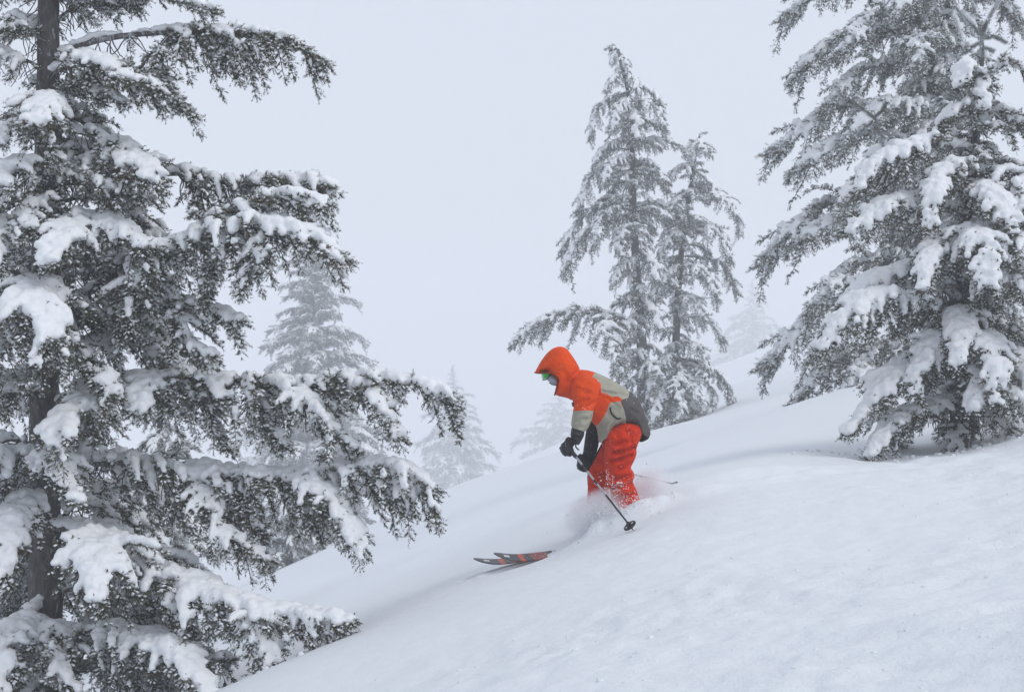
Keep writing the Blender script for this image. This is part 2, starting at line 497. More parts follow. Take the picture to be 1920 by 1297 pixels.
    if SC:
        B = balls(SC, SR)
        sm = fuse('snow_cap', B[0], B[1], .0125 * tw, M_SNOWCAP, 2, .5, .030 * tw)
        # crumbs of snow caught on single shoots
        P = np.array(TP); Q = np.array(TQ)
        ok = (rg.random(len(P)) < dust) & ((Q - P)[:, 2] < .03 * tw)
        c = P[ok] * .45 + Q[ok] * .55 + np.array((0, 0, .008 * tw)); ax = Q[ok] - P[ok]
        rr = rg.uniform(.004, .0125, len(c)) * tw
        V0, F0 = ICO0
        V = c[:, None] + V0[None] * rr[:, None, None] * np.array((1, 1, .8)) + (V0 @ np.array((0, 0, 0.))) [None, :, None] * 0
        al = np.einsum('nij,nj->ni', V - c[:, None], ax / (np.linalg.norm(ax, axis=1)[:, None] + 1e-9))
        V = V + al[..., None] * (ax / (np.linalg.norm(ax, axis=1)[:, None] + 1e-9))[:, None] * .9
        F = F0[None] + (np.arange(len(c)) * len(V0))[:, None, None]
        dm = mesh_np('crumbs', V.reshape(-1, 3), F.reshape(-1, 3), M_SNOWCAP, True)
        bmx = bmesh.new(); bmx.from_mesh(sm); bmx.from_mesh(dm); bmx.to_mesh(sm); bmx.free(); bpy.data.meshes.remove(dm)
    else: sm = None
    return wm, nm, sm

def put_bough(tree, base, meshes, M=None):
    T0 = Matrix.Translation(-Vector(base))
    o = link('branch', meshes[0], tree); o.matrix_basis = T0 @ (M if M is not None else Matrix())
    link('needles', meshes[1], o)
    if meshes[2] is not None: link('snow_cap', meshes[2], o)['kind'] = 'stuff'
    return o

# boughs used again and again; each starts at the origin and grows along +x
def arch(L, rise, fall):
    return [(0, 0, 0), (.3 * L, 0, rise * L * .8), (.62 * L, 0, rise * L - fall * L * .18), (.86 * L, 0, rise * L * .55 - fall * L * .6), (L, 0, -fall * L + rise * .2 * L)]
def proto_set(tw, rime, snow, seed0):
    out = []
    for k, (L, sp, rs, fl, dr) in enumerate([(.42, .20, .06, .15, 4), (.62, .24, .08, .25, 5), (.85, .27, .05, .2, 5), (.95, .30, .12, .35, 4.5), (1.25, .30, .08, .25, 5), (1.45, .34, .10, .35, 5)]):
        L *= tw ** .6; sp *= tw ** .6 * (1.0 if tw > 1.5 else 1)
        pts = [np.array(p) + np.array((0, .05 * L * math.sin(3 * i + k), 0)) * (i > 0) for i, p in enumerate(arch(L, rs, fl))]
        ms = make_bough(pts, seed0 + k, spread=sp, t0=.12, hang=.35, droop=dr, tw=tw, snow=snow, rime=rime, r0=.012 + .006 * L)
        out.append((L, np.array(pts[-1]), ms))
    return out
PA = proto_set(1.18, 1.0, 1.05, 100)
PB = proto_set(1.7, 1.25, .9, 200)

def place(tree, base, protos, root, tip, rg, roll=0.25):
    root = np.asarray(root, float); tip = np.asarray(tip, float)
    v = tip - root; L = np.linalg.norm(v)
    c = sorted(range(len(protos)), key=lambda i: abs(math.log(protos[i][0] / L)))[:2]
    Lp, tp, ms = protos[c[int(rg.random() < .45)]]
    sc = L / np.linalg.norm(tp)
    yaw = math.atan2(v[1], v[0]) - math.atan2(tp[1], tp[0])
    el = math.atan2(v[2], math.hypot(v[0], v[1])) - math.atan2(tp[2], math.hypot(tp[0], tp[1]))
    M = Matrix.Translation(Vector(root)) @ Matrix.Rotation(yaw, 4, 'Z') @ Matrix.Rotation(-el, 4, 'Y') @ Matrix.Rotation(rg.normal(0, roll), 4, 'X') @ Matrix.Scale(sc, 4)
    return put_bough(tree, base, ms, M)

def trunk(tree, base, pts, r0, r1, seed, mat, sides=20):
    A, L = catmull(pts, .05)
    n = len(A); rg = np.random.default_rng(seed)
    rad = np.linspace(r0, r1, n) * (1 + rg.normal(0, .025, n))
    V, F = tube(A, rad, sides)
    V = V - np.asarray(base)
    o = link('trunk', mesh_np('trunk', V, F, mat, True), tree)
    return A, L

def trunk_at(A, z):
    k = np.argsort(A[:, 2]); return np.array([np.interp(z, A[k, 2], A[k, j]) for j in range(3)])

def fill(tree, base, A, protos, z0, z1, dz, left, right, seed, elev=(-25, 10), skip=None, depth=.85, per=1, jit=.18):
    """Boughs spiralling up the trunk; left/right are reach profiles [(z, metres)]."""
    rg = np.random.default_rng(seed)
    lz, lv = zip(*sorted(left)); rz, rv = zip(*sorted(right))
    z = z0; az = rg.uniform(0, 6.28)
    while z < z1:
        for q in range(per):
            az += 2.4 + rg.normal(0, .35)
            f = (z - z0) / (z1 - z0)
            e = R(elev[0] + (elev[1] - elev[0]) * f + rg.normal(0, 7))
            c, s_ = math.cos(az), math.sin(az)
            rr = np.interp(z, rz, rv) if c > 0 else np.interp(z, lz, lv)
            md = .5 * (np.interp(z, rz, rv) + np.interp(z, lz, lv)) * depth
            ln = math.sqrt((rr * c) ** 2 + (md * s_) ** 2) * rg.uniform(1 - jit * 1.6, 1 + jit * .4)
            if skip and skip(z, c, s_): continue
            root = trunk_at(A, z)
            tip = root + ln * np.array((c * math.cos(e), s_ * math.cos(e), math.sin(e)))
            if tip[2] < gz1(tip[0], tip[1]) + .03: tip[2] = gz1(tip[0], tip[1]) + .03
            place(tree, base, protos, root, tip, rg)
        z += dz * rg.uniform(.7, 1.3)

def zpx(py, d): return -(py - CY) / FPX * d

def conifer(label, base_px, group=None, dy=0.1):
    b = PX(*base_px); z = gz1(b[0], b[1]); b[2] = z
    t = empty('snowy_fir', b)
    tag(t, label, 'tree', group)
    return t, b

# ---------------------------------------------------------------- big fir at the left edge
D = 11.0
tree, tb = conifer('large snow-laden fir with a bare thick trunk at the left edge of the slope', (85, 1345, D))
A, _ = trunk(tree, tb, [np.array((PX(85, 1300, D)[0], D, tb[2] - .3)), PX(85, 1100, D), PX(83, 850, D), PX(84, 500, D), PX(90, 150, D), PX(92, -200, D), PX(94, -420, D)], .125, .055, 5, M_BARK, 28)
H = [  # polyline (px, py, metres), spread, t0, hang, droop, snow
    ([(92, -45, D), (250, -28, 10.9), (392, 20, 10.8)], .24, .15, .5, 4, .9),
    ([(92, 112, D), (182, 76, D), (300, 62, 10.95), (440, 64, 10.9), (530, 76, 10.85), (600, 112, 10.8)], .30, .30, .9, 6, .85),
    ([(92, 95, D), (190, 118, 10.8), (270, 150, 10.6), (348, 208, 10.5)], .22, .2, .5, 5, .7),
    ([(90, 140, D), (170, 118, 10.7), (258, 158, 10.4)], .20, .2, .4, 5, 1.2),
    ([(88, 190, D), (80, 198, 10.5), (60, 235, 10.1)], .26, .2, .4, 5, 1.35),
    ([(88, 235, D), (180, 258, 10.8), (290, 302, 10.6)], .24, .2, .4, 5, 1.0),
    ([(88, 330, D), (200, 300, 10.7), (262, 318, 10.45), (300, 350, 10.3)], .25, .3, .4, 6, 1.35),
    ([(88, 345, 11.1), (220, 335, 11.1), (345, 326, 11), (450, 348, 10.9), (560, 340, 10.8), (622, 352, 10.7)], .30, .46, .9, 6, 1.05),
    ([(86, 610, D), (180, 540, 10.8), (270, 482, 10.6), (360, 450, 10.5), (420, 402, 10.4), (520, 372, 10.3), (612, 385, 10.25)], .36, .15, .8, 6, 1.1),
    ([(270, 482, 10.6), (380, 445, 10.4), (500, 425, 10.2), (590, 450, 10.1), (640, 492, 10.0)], .33, .2, .7, 5.5, 1.2),
    ([(86, 430, D), (180, 420, 10.6), (285, 470, 10.3)], .28, .2, .5, 6, 1.25),
    ([(86, 590, D), (220, 590, 10.7), (330, 575, 10.6), (445, 602, 10.4)], .28, .2, .5, 5, 1.1),
    ([(85, 570, D), (60, 540, 10.4), (70, 575, 10.0), (90, 640, 9.8)], .34, .25, .4, 5, 1.5),
    ([(85, 770, D), (160, 727, 10.9), (290, 712, 10.8), (450, 718, 10.7), (560, 722, 10.6), (700, 712, 10.5), (790, 724, 10.4), (846, 752, 10.3)], .30, .12, .95, 6, 1.1),
    ([(220, 716, 10.8), (190, 745, 10.5), (130, 790, 10.2), (112, 825, 10.1)], .24, .05, .4, 5, 1.45),
    ([(290, 712, 10.8), (268, 730, 10.5), (255, 775, 10.3)], .20, .05, .4, 5, 1.5),
    ([(84, 885, D), (220, 866, 10.9), (340, 885, 10.8), (470, 893, 10.7), (560, 895, 10.6), (650, 878, 10.5), (740, 880, 10.4), (808, 915, 10.3)], .32, .10, .95, 6, 1.15),
    ([(530, 894, 10.65), (600, 925, 10.4), (645, 980, 10.3), (674, 1040, 10.2)], .26, .05, .6, 5, 1.2),
    ([(350, 886, 10.8), (390, 950, 10.5), (440, 1010, 10.4), (500, 1050, 10.3)], .24, .05, .7, 5, .9),
    ([(84, 985, D), (170, 1005, 10.7), (260, 1056, 10.5), (330, 1088, 10.3), (430, 1130, 10.1), (540, 1158, 10.0), (655, 1172, 9.9)], .30, .2, .7, 6, 1.35),
    ([(84, 860, D), (100, 862, 10.5), (140, 935, 10.1)], .22, .2, .4, 6, 1.4),
    ([(190, 1015, 10.6), (200, 1020, 10.3), (185, 1060, 10.0), (180, 1125, 9.8)], .26, .05, .5, 5, 1.7),
    ([(84, 1180, D), (200, 1190, 10.6), (330, 1215, 10.3), (420, 1240, 10.1)], .28, .15, .6, 6, 1.1),
    ([(84, 1230, D), (230, 1200, 10.5), (320, 1215, 10.1), (360, 1260, 9.9), (395, 1310, 9.8)], .24, .3, .4, 4, 2.0),
    ([(84, 1120, D), (40, 1175, 10.6), (10, 1215, 10.3), (-20, 1300, 10)], .26, .2, .5, 5, 1.4),
    ([(84, 850, D), (0, 858, 10.7), (-60, 880, 10.5)], .22, .1, .5, 5, 1.3),
    ([(84, 925, D), (40, 960, 10.6), (20, 1000, 10.3), (5, 1080, 10.1)], .22, .1, .5, 5, 1.4),
    ([(84, 720, D), (30, 716, 10.7), (-10, 740, 10.3)], .22, .2, .5, 6, 1.3),
    ([(84, 330, D), (30, 320, 10.5), (-20, 360, 10.2)], .26, .2, .5, 5, 1.3),
    # sprays hanging from the long boughs
    ([(470, 718, 10.68), (480, 745, 10.6), (500, 790, 10.55), (535, 838, 10.5)], .17, .02, .6, 5, .8),
    ([(560, 722, 10.6), (575, 750, 10.45), (610, 795, 10.4), (655, 832, 10.4)], .18, .02, .6, 5, 1.1),
    ([(660, 715, 10.52), (690, 735, 10.4), (720, 775, 10.35), (745, 822, 10.3)], .18, .02, .6, 5, 1.2),
    ([(400, 716, 10.72), (395, 750, 10.7), (400, 800, 10.68), (420, 840, 10.66)], .15, .02, .6, 5, .6),
    ([(600, 888, 10.55), (590, 925, 10.5), (585, 965, 10.5), (600, 1005, 10.5)], .17, .02, .6, 5, .7),
    ([(450, 893, 10.7), (455, 930, 10.6), (470, 975, 10.55), (490, 1000, 10.5)], .16, .02, .6, 5, .7),
    ([(700, 880, 10.45), (715, 905, 10.4), (735, 935, 10.4), (755, 950, 10.4)], .14, .02, .5, 5, .9),
    ([(330, 62, 10.95), (300, 95, 10.9), (310, 150, 10.88), (346, 205, 10.85)], .17, .02, .7, 5, .6),
    ([(430, 66, 10.9), (425, 90, 10.85), (430, 120, 10.8), (445, 140, 10.8)], .13, .02, .6, 5, .7),
    ([(380, 330, 10.97), (375, 360, 10.9), (385, 400, 10.88), (395, 425, 10.88)], .15, .02, .6, 5, .6),
    ([(420, 402, 10.4), (425, 440, 10.3), (400, 500, 10.3), (385, 560, 10.3)], .18, .02, .7, 5, .9),
    ([(500, 425, 10.2), (480, 470, 10.1), (470, 510, 10.1), (455, 548, 10.1)], .17, .02, .6, 5, .9),
    ([(270, 482, 10.6), (255, 530, 10.45), (235, 590, 10.4), (225, 650, 10.4)], .20, .02, .7, 5, 1.1),
    ([(330, 575, 10.6), (340, 610, 10.5), (365, 650, 10.45), (400, 668, 10.4)], .17, .02, .6, 5, .9),
    ([(330, 1088, 10.3), (335, 1120, 10.2), (340, 1160, 10.15), (350, 1200, 10.1)], .17, .02, .6, 5, 1.2),
    ([(470, 1140, 10.1), (480, 1165, 10.0), (490, 1200, 9.95), (500, 1245, 9.9)], .17, .02, .6, 5, 1.1),
    ([(110, 420, D), (140, 430, 10.5), (120, 460, 10.2), (95, 500, 10.05)], .24, .1, .5, 5, 1.4),
    ([(95, 640, D), (130, 655, 10.5), (180, 700, 10.3), (215, 740, 10.2)], .24, .1, .6, 5, 1.1),
]
for i, (pts, sp, t0, hg, dr, sn) in enumerate(H):
    put_bough(tree, tb, make_bough([PX(*p) for p in pts], 300 + i, spread=sp, t0=t0, hang=hg, droop=dr, snow=sn, r0=.026 if len(pts) > 5 else .016))
def skip_left(z, c, s):
    py = CY - z / D * FPX
    if s < -.2 and 690 < py < 1150 and c > -.8: return True
    if s < -.6 and 90 < py < 190 and abs(c) < .6: return True
    return c < -.75 and abs(s) < .3
prof = [(zpx(-300, D), .7), (zpx(100, D), .75), (zpx(230, D), .65), (zpx(330, D), .85), (zpx(550, D), 1.25), (zpx(800, D), 1.45), (zpx(1000, D), 1.4), (zpx(1320, D), 1.15)]
fill(tree, tb, A, PA, zpx(1290, D), zpx(-170, D), .076, prof, prof, 11, (-22, -2), skip_left, depth=.9)

# ---------------------------------------------------------------- small dense fir at the right edge
D = 14.0
tree, tb = conifer('small dense fir with thick snow pads and a spiky bare leader at the right edge', (1795, 822, D))
A, _ = trunk(tree, tb, [np.array((PX(1795, 800, D)[0], D, tb[2] - .3)), PX(1800, 700, D), PX(1812, 430, D), PX(1830, 230, D), PX(1842, 110, D), PX(1840, 66, D)], .085, .012, 7, M_BARK, 16)
H = [
    ([(1826, 285, D), (1750, 268, 13.8), (1690, 282, 13.6), (1640, 315, 13.5), (1615, 352, 13.4)], .27, .2, .5, 5, 1.35),
    ([(1814, 405, D), (1740, 378, 13.8), (1660, 388, 13.5), (1600, 438, 13.3)], .30, .2, .5, 5, 1.3),
    ([(1812, 440, D), (1765, 455, 13.5), (1745, 490, 13.2), (1735, 545, 13.0)], .24, .2, .5, 6, 1.5),
    ([(1812, 440, D), (1830, 440, 13.4), (1850, 470, 13.0), (1855, 545, 12.8)], .34, .15, .5, 5, 1.7),
    ([(1812, 440, D), (1880, 430, 13.5), (1925, 465, 13.2), (1960, 540, 13.1)], .30, .15, .5, 5, 1.5),
    ([(1806, 600, D), (1740, 578, 13.7), (1660, 556, 13.4), (1600, 585, 13.2), (1542, 655, 13.1)], .34, .2, .6, 6, 1.45),
    ([(1804, 570, D), (1720, 510, 13.9), (1640, 530, 13.8), (1575, 590, 13.7), (1535, 650, 13.6)], .24, .2, .5, 5, 1.5),
    ([(1802, 660, D), (1720, 680, 13.6), (1660, 725, 13.3), (1590, 815, 13.1)], .24, .15, .5, 5, 1.15),
    ([(1800, 740, D), (1740, 765, 13.6), (1680, 795, 13.3), (1632, 860, 13.05)], .24, .15, .5, 5, 1.2),
    ([(1805, 590, D), (1806, 592, 13.5), (1800, 630, 13.2), (1795, 680, 13.0)], .22, .1, .4, 5, 1.5),
    ([(1803, 680, D), (1840, 668, 13.5), (1840, 700, 13.2), (1826, 765, 13.0)], .24, .15, .4, 5, 1.5),
    ([(1803, 690, D), (1870, 665, 13.6), (1915, 685, 13.4), (1950, 760, 13.2)], .30, .15, .4, 5, 1.4),
    ([(1826, 330, D), (1880, 325, 13.7), (1925, 375, 13.4), (1935, 420, 13.3)], .28, .15, .5, 5, 1.3),
    ([(1832, 240, D), (1870, 215, 13.9), (1930, 235, 13.8)], .22, .2, .5, 5, 1.2),
    ([(1836, 175, D), (1866, 132, 13.9), (1890, 118, 13.85), (1925, 136, 13.8)], .13, .2, .4, 4, .8),
    ([(1838, 150, D), (1850, 160, 13.8), (1845, 205, 13.65)], .15, .1, .4, 5, 1.3),
    ([(1838, 170, D), (1812, 130, 13.85), (1800, 165, 13.75)], .13, .1, .4, 5, 1.1),
    ([(1834, 215, D), (1810, 205, 13.85), (1782, 215, 13.8), (1770, 245, 13.75)], .15, .1, .4, 5, 1.1),
    ([(1820, 330, D), (1775, 320, 13.6), (1750, 370, 13.3), (1745, 420, 13.2)], .22, .1, .5, 6, 1.3),
    ([(1808, 520, D), (1880, 515, 13.4), (1940, 555, 13.1), (1990, 620, 13.0)], .30, .15, .5, 5, 1.5),
    ([(1803, 755, D), (1870, 735, 13.5), (1915, 755, 13.2), (1950, 805, 13.1)], .26, .15, .5, 5, 1.3),
    ([(1804, 640, D), (1850, 640, 13.3), (1870, 690, 13.0), (1872, 750, 12.9)], .24, .15, .5, 5, 1.4),
    ([(1822, 350, D), (1860, 360, 13.5), (1890, 400, 13.2), (1900, 450, 13.1)], .24, .15, .5, 5, 1.4),
    ([(1805, 640, D), (1760, 640, 13.5), (1720, 700, 13.2), (1715, 745, 13.1)], .20, .1, .5, 5, 1.2),
]
for i, (pts, sp, t0, hg, dr, sn) in enumerate(H):
    put_bough(tree, tb, make_bough([PX(*p) for p in pts], 400 + i, spread=sp, t0=t0, hang=hg, droop=dr, snow=sn + .25, r0=.014, rime=.9))
profl = [(zpx(810, D), .75), (zpx(600, D), .85), (zpx(400, D), .7), (zpx(280, D), .45), (zpx(180, D), .2)]
fill(tree, tb, A, PA, zpx(800, D), zpx(190, D), .075, profl, profl, 21, (-28, 5), lambda z, c, s: c < -.3 and s < .2)
fill(tree, tb, A, PA, zpx(790, D), zpx(170, D), .06, [(z, v * .55) for z, v in profl], [(z, v * .55) for z, v in profl], 22, (-35, 0))

# rimed bare shoots: the leader and a side leader
def shoots(tree, base, segs, d, seed, thick=1.0):
    rg = np.random.default_rng(seed); wood = []; V = []; at = []; SC = []; SR = []
    for a, b in segs:
        pts, L = catmull([PX(*a, d), (PX(*a, d) + PX(*b, d)) / 2 + rg.normal(0, .008, 3), PX(*b, d)], .006)
        wood.append(tube(pts, .006, 5))
        for p_i in range(len(pts)):
            t = unit(np.gradient(pts, axis=0)[p_i])
            for q in range(34):
                v = unit(rg.normal(0, 1, 3)); v = unit(v - t * (v @ t)); w = np.cross(v, t) * .0024
                tip = pts[p_i] + (v * .85 + t * .5) * rg.uniform(.030, .045) * thick
                V += [pts[p_i] - w, pts[p_i] + w, tip]; at += [.15, .15, rg.uniform(.75, 1.2)]
            if rg.random() < .35: SC.append(pts[p_i] + np.array((0, 0, .012)) + rg.normal(0, .016, 3)); SR.append(rg.uniform(.008, .014))
    W = join(wood); base = np.asarray(base)
    o = link('leader', mesh_np('leader', W[0] - base, W[1], M_TWIG, True), tree)
    link('needles', mesh_np('needles', np.array(V) - base, np.arange(len(V)).reshape(-1, 3), M_NEEDLE_A, False, at), o)
    B = balls(np.array(SC) - base, SR)
    link('snow_cap', fuse('snow_cap', B[0], B[1], .008, M_SNOWCAP, 2), o)['kind'] = 'stuff'
shoots(tree, tb, [((1842, 110), (1840, 66)), ((1840, 66), (1872, 4)), ((1838, 66), (1800, 26)), ((1840, 72), (1862, 68)), ((1862, 68), (1886, 80)), ((1838, 80), (1808, 98)), ((1842, 90), (1862, 96))], D, 31)
shoots(tree, tb, [((1660, 290), (1640, 222)), ((1640, 222), (1592, 190)), ((1640, 220), (1662, 194)), ((1638, 226), (1607, 254)), ((1642, 236), (1640, 258)), ((1652, 256), (1672, 252))], 13.6, 32)
shoots(tree, tb, [((1800, 190), (1776, 176)), ((1776, 176), (1758, 190)), ((1758, 190), (1742, 222))], 13.7, 33)

# ---------------------------------------------------------------- taller rimed fir behind it
D = 25.0
tree, tb = conifer('tall grey rimed fir behind the small right-hand fir, top cut off', (1762, 740, D))
A, _ = trunk(tree, tb, [np.array((PX(1762, 740, D)[0], D, tb[2] - .3)), PX(1758, 500, D), PX(1750, 200, D), PX(1745, -60, D), PX(1742, -330, D)], 0.15, .05, 8, M_BARK, 14)
rg = np.random.default_rng(41)
for (rx, ry), (tx, ty), dd in [((1746, 0), (1465, 42), -.3), ((1748, 80), (1480, 156), -.3), ((1749, 150), (1532, 212), -.5), ((1752, 250), (1446, 292), -.2), ((1752, 290), (1488, 330), -.6),
                               ((1754, 400), (1422, 500), 0), ((1755, 440), (1480, 470), -.5), ((1757, 520), (1500, 590), -.6), ((1758, 590), (1430, 694), .2), ((1760, 600), (1520, 680), -.8), ((1761, 660), (1482, 765), -.3), ((1761, 680), (1560, 750), -.9),
                               ((1748, 0), (1915, 42), 0), ((1746, -40), (1890, 20), .4), ((1752, 180), (1900, 240), .2), ((1758, 520), (1915, 610), -.2), ((1760, 600), (1960, 720), -.3),
                               ((1746, -60), (1500, -10), .2), ((1748, 60), (1560, 110), -.8), ((1752, 220), (1600, 262), -1.1), ((1754, 340), (1560, 400), -1.0), ((1750, 120), (1690, 130), -1.3), ((1748, 20), (1680, 30), -1.1)]:
    place(tree, tb, PB, PX(rx, ry, D), PX(tx, ty, D + dd * 1.25), rg, .15)
pl = [(zpx(760, D), 1.9), (zpx(500, D), 1.8), (zpx(290, D), 1.55), (zpx(100, D), 1.35), (zpx(-300, D), .6)]
pr = [(z, v * .72) for z, v in pl]
fill(tree, tb, A, PB, zpx(730, D), zpx(-240, D), .11, [(z, v * .62) for z, v in pl], pr, 42, (-25, -8))
fill(tree, tb, A, PB, zpx(730, D), zpx(-240, D), .13, [(z, v * .5) for z, v in pl], [(z, v * .5) for z, v in pl], 43, (-35, -8))

# ---------------------------------------------------------------- pair of firs on the ridge
D = 43.0
G2 = 'pair of firs sharing the ridge behind the skier'
tree, tb = conifer('taller fir of the pair on the ridge, its bent tip leaning left', (1205, 815, D), G2)
A, _ = trunk(tree, tb, [np.array((PX(1205, 800, D)[0], D, tb[2] - .4)), PX(1203, 640, D), PX(1190, 450, D), PX(1186, 300, D), PX(1180, 190, D), PX(1164, 120, D), PX(1158, 92, D), PX(1142, 96, D)], .17, .03, 9, M_BARK, 12)
rg = np.random.default_rng(51)
for (rx, ry), (tx, ty), dd in [((1160, 94), (1136, 92), -.05), ((1160, 94), (1148, 120), -.2), ((1162, 100), (1176, 128), -.1), ((1158, 96), (1150, 86), .1), ((1168, 135), (1140, 172), -.3), ((1170, 140), (1198, 176), -.2), ((1166, 120), (1158, 150), -.1), ((1168, 130), (1180, 160), -.1),
                               ((1180, 175), (1105, 262), -.2), ((1182, 165), (1242, 200), -.1), ((1182, 190), (1246, 244), -.3), ((1183, 180), (1150, 250), -.5), ((1185, 200), (1200, 262), -.5),
                               ((1185, 260), (1112, 315), -.3), ((1186, 270), (1292, 290), -.1), ((1186, 300), (1084, 402), -.1), ((1187, 290), (1130, 350), -.6), ((1188, 320), (1258, 345), -.3),
                               ((1190, 385), (1052, 480), 0), ((1190, 400), (1056, 518), -.3), ((1190, 395), (1100, 470), -.6), ((1192, 390), (1290, 425), .1),
                               ((1193, 430), (1160, 480), -.7), ((1200, 590), (1160, 680), -.4), ((1201, 560), (1245, 620), -.5), ((1200, 480), (1150, 540), -.5), ((1198, 470), (1240, 530), -.5)]:
    place(tree, tb, PB, PX(rx, ry, D), PX(tx, ty, D + dd * 1.65), rg, .15)
put_bough(tree, tb, make_bough([PX(*p) for p in [(1201, 612, D), (1160, 596, 42.8), (1120, 588, 42.7), (1050, 590, 42.5), (1000, 612, 42.3), (961, 645, 42.2)]], 520, spread=.7, t0=.12, hang=.8, droop=4.5, tw=2.5, snow=.85, r0=.055, rime=1.1))
put_bough(tree, tb, make_bough([PX(*p) for p in [(1130, 590, 42.7), (1140, 610, 42.2), (1150, 650, 41.9), (1160, 690, 41.7)]], 521, spread=.55, t0=.05, hang=.6, droop=4.5, tw=2.5, snow=.9, r0=.03, rime=1.1))
pa = [(zpx(800, D), 1.07), (zpx(650, D), 0.82), (zpx(560, D), 0.69), (zpx(470, D), 0.82), (zpx(380, D), 1.24), (zpx(250, D), 0.91), (zpx(160, D), 0.49)]
fill(tree, tb, A, PB, zpx(795, D), zpx(170, D), .16, pa, pa, 52, (-28, -10), jit=.35)
fill(tree, tb, A, PB, zpx(795, D), zpx(120, D), .2, [(z, v * .5) for z, v in pa], [(z, v * .5) for z, v in pa], 54, (-35, 0))

tree, tb = conifer('shorter fir of the pair on the ridge, its tip drooping to the right', (1266, 800, D + .5), G2)
D2 = D + .5
A, _ = trunk(tree, tb, [np.array((PX(1266, 800, D2)[0], D2, tb[2] - .4)), PX(1268, 620, D2), PX(1280, 450, D2), PX(1300, 320, D2), PX(1306, 270, D2), PX(1312, 256, D2)], .14, .03, 10, M_BARK, 12)
for (rx, ry), (tx, ty), dd in [((1306, 262), (1334, 292), -.1), ((1308, 260), (1324, 248), .05), ((1306, 264), (1322, 285), -.25), ((1304, 275), (1296, 262), -.1), ((1308, 265), (1300, 300), -.2), ((1300, 310), (1262, 330), -.2), ((1300, 320), (1345, 375), -.2), ((1296, 350), (1386, 440), -.2), ((1292, 360), (1250, 420), -.3),
                               ((1285, 420), (1368, 492), -.2), ((1284, 430), (1245, 490), -.4), ((1278, 480), (1384, 555), -.1), ((1276, 500), (1345, 560), -.5), ((1275, 500), (1230, 560), -.5),
                               ((1268, 600), (1358, 640), -.1), ((1270, 560), (1320, 600), -.5), ((1268, 640), (1330, 700), -.3), ((1267, 670), (1374, 752), -.1), ((1267, 680), (1340, 760), -.5), ((1267, 660), (1215, 740), -.6), ((1267, 690), (1270, 790), -.8), ((1267, 700), (1225, 800), -.7), ((1267, 700), (1310, 775), -.7)]:
    place(tree, tb, PB, PX(rx, ry, D2), PX(tx, ty, D2 + dd * 1.65), rg, .15)
pb = [(zpx(800, D), 1.40), (zpx(680, D), 0.99), (zpx(600, D), 0.66), (zpx(500, D), 0.99), (zpx(420, D), 1.02), (zpx(330, D), 0.58), (zpx(270, D), 0.25)]
fill(tree, tb, A, PB, zpx(785, D), zpx(290, D), .15, [(z, v * .7) for z, v in pb], pb, 53, (-28, -8), jit=.35)
fill(tree, tb, A, PB, zpx(785, D), zpx(275, D), .2, [(z, v * .5) for z, v in pb], [(z, v * .5) for z, v in pb], 55, (-35, 0))

# ---------------------------------------------------------------- firs fading into the fog
def fog_fir(label, px, base_py, top_py, d, half, seed, n_dz=.2, lean=0, top_half=.2, elev=(-22, 5)):
    tree, tb = conifer(label, (px, base_py, d))
    top = PX(px + lean, top_py, d); bot = tb.copy(); bot[2] -= .3
    H_ = top[2] - tb[2]
    A, _ = trunk(tree, tb, [bot, (bot + top) / 2, top], .010 * H_ + .03, .015, seed, M_TWIG, 8)
    hm_ = half / FPX * d
    p = [(tb[2], hm_ * .95), (tb[2] + .25 * H_, hm_), (tb[2] + .6 * H_, hm_ * .62), (top[2], top_half)]
    fill(tree, tb, A, PB, tb[2] + .05 * H_, top[2] - .02, n_dz, p, p, seed, elev, jit=.3)
    q = [(z, v * .6) for z, v in p]
    fill(tree, tb, A, PB, tb[2] + .03 * H_, top[2] - .04 * H_, n_dz * 1.3, q, q, seed + 100, (elev[0] - 8, elev[1] - 8))
    place(tree, tb, PB, top - np.array((0, 0, .06 * H_)), top + np.array((.02, 0, .02 * H_)), np.random.default_rng(seed), .1)
fog_fir('broad grey fir in fog, seen between the long boughs of the large left fir', 590, 1075, 335, 100, 172, 61, .12, -5, elev=(-14, 12))
fog_fir('small pale fir standing alone in thick fog left of the skier', 850, 960, 690, 250, 102, 62, .23, elev=(-15, 10))
fog_fir('faint ghostly fir in the fog between the ridge pair and the right-hand firs', 1412, 745, 528, 370, 96, 63, .33, elev=(-15, 10))
fog_fir('low faint fir in the fog directly behind the skier', 1048, 880, 735, 335, 95, 64, .3, elev=(-15, 10))
fog_fir('snow-covered fir behind the large left fir, showing between its middle boughs', 300, 1230, 540, 19, 150, 65, .085)
fog_fir('small snow-buried fir at the foot of the far snow bank, under the long left boughs', 540, 1090, 905, 34, 90, 66, .11)
fog_fir('tiny pale fir on the far snow bank, left of the pale lone fir', 775, 985, 905, 130, 55, 67, .2)

# ---------------------------------------------------------------- skier
SD = 11.3                                     # distance of the skier

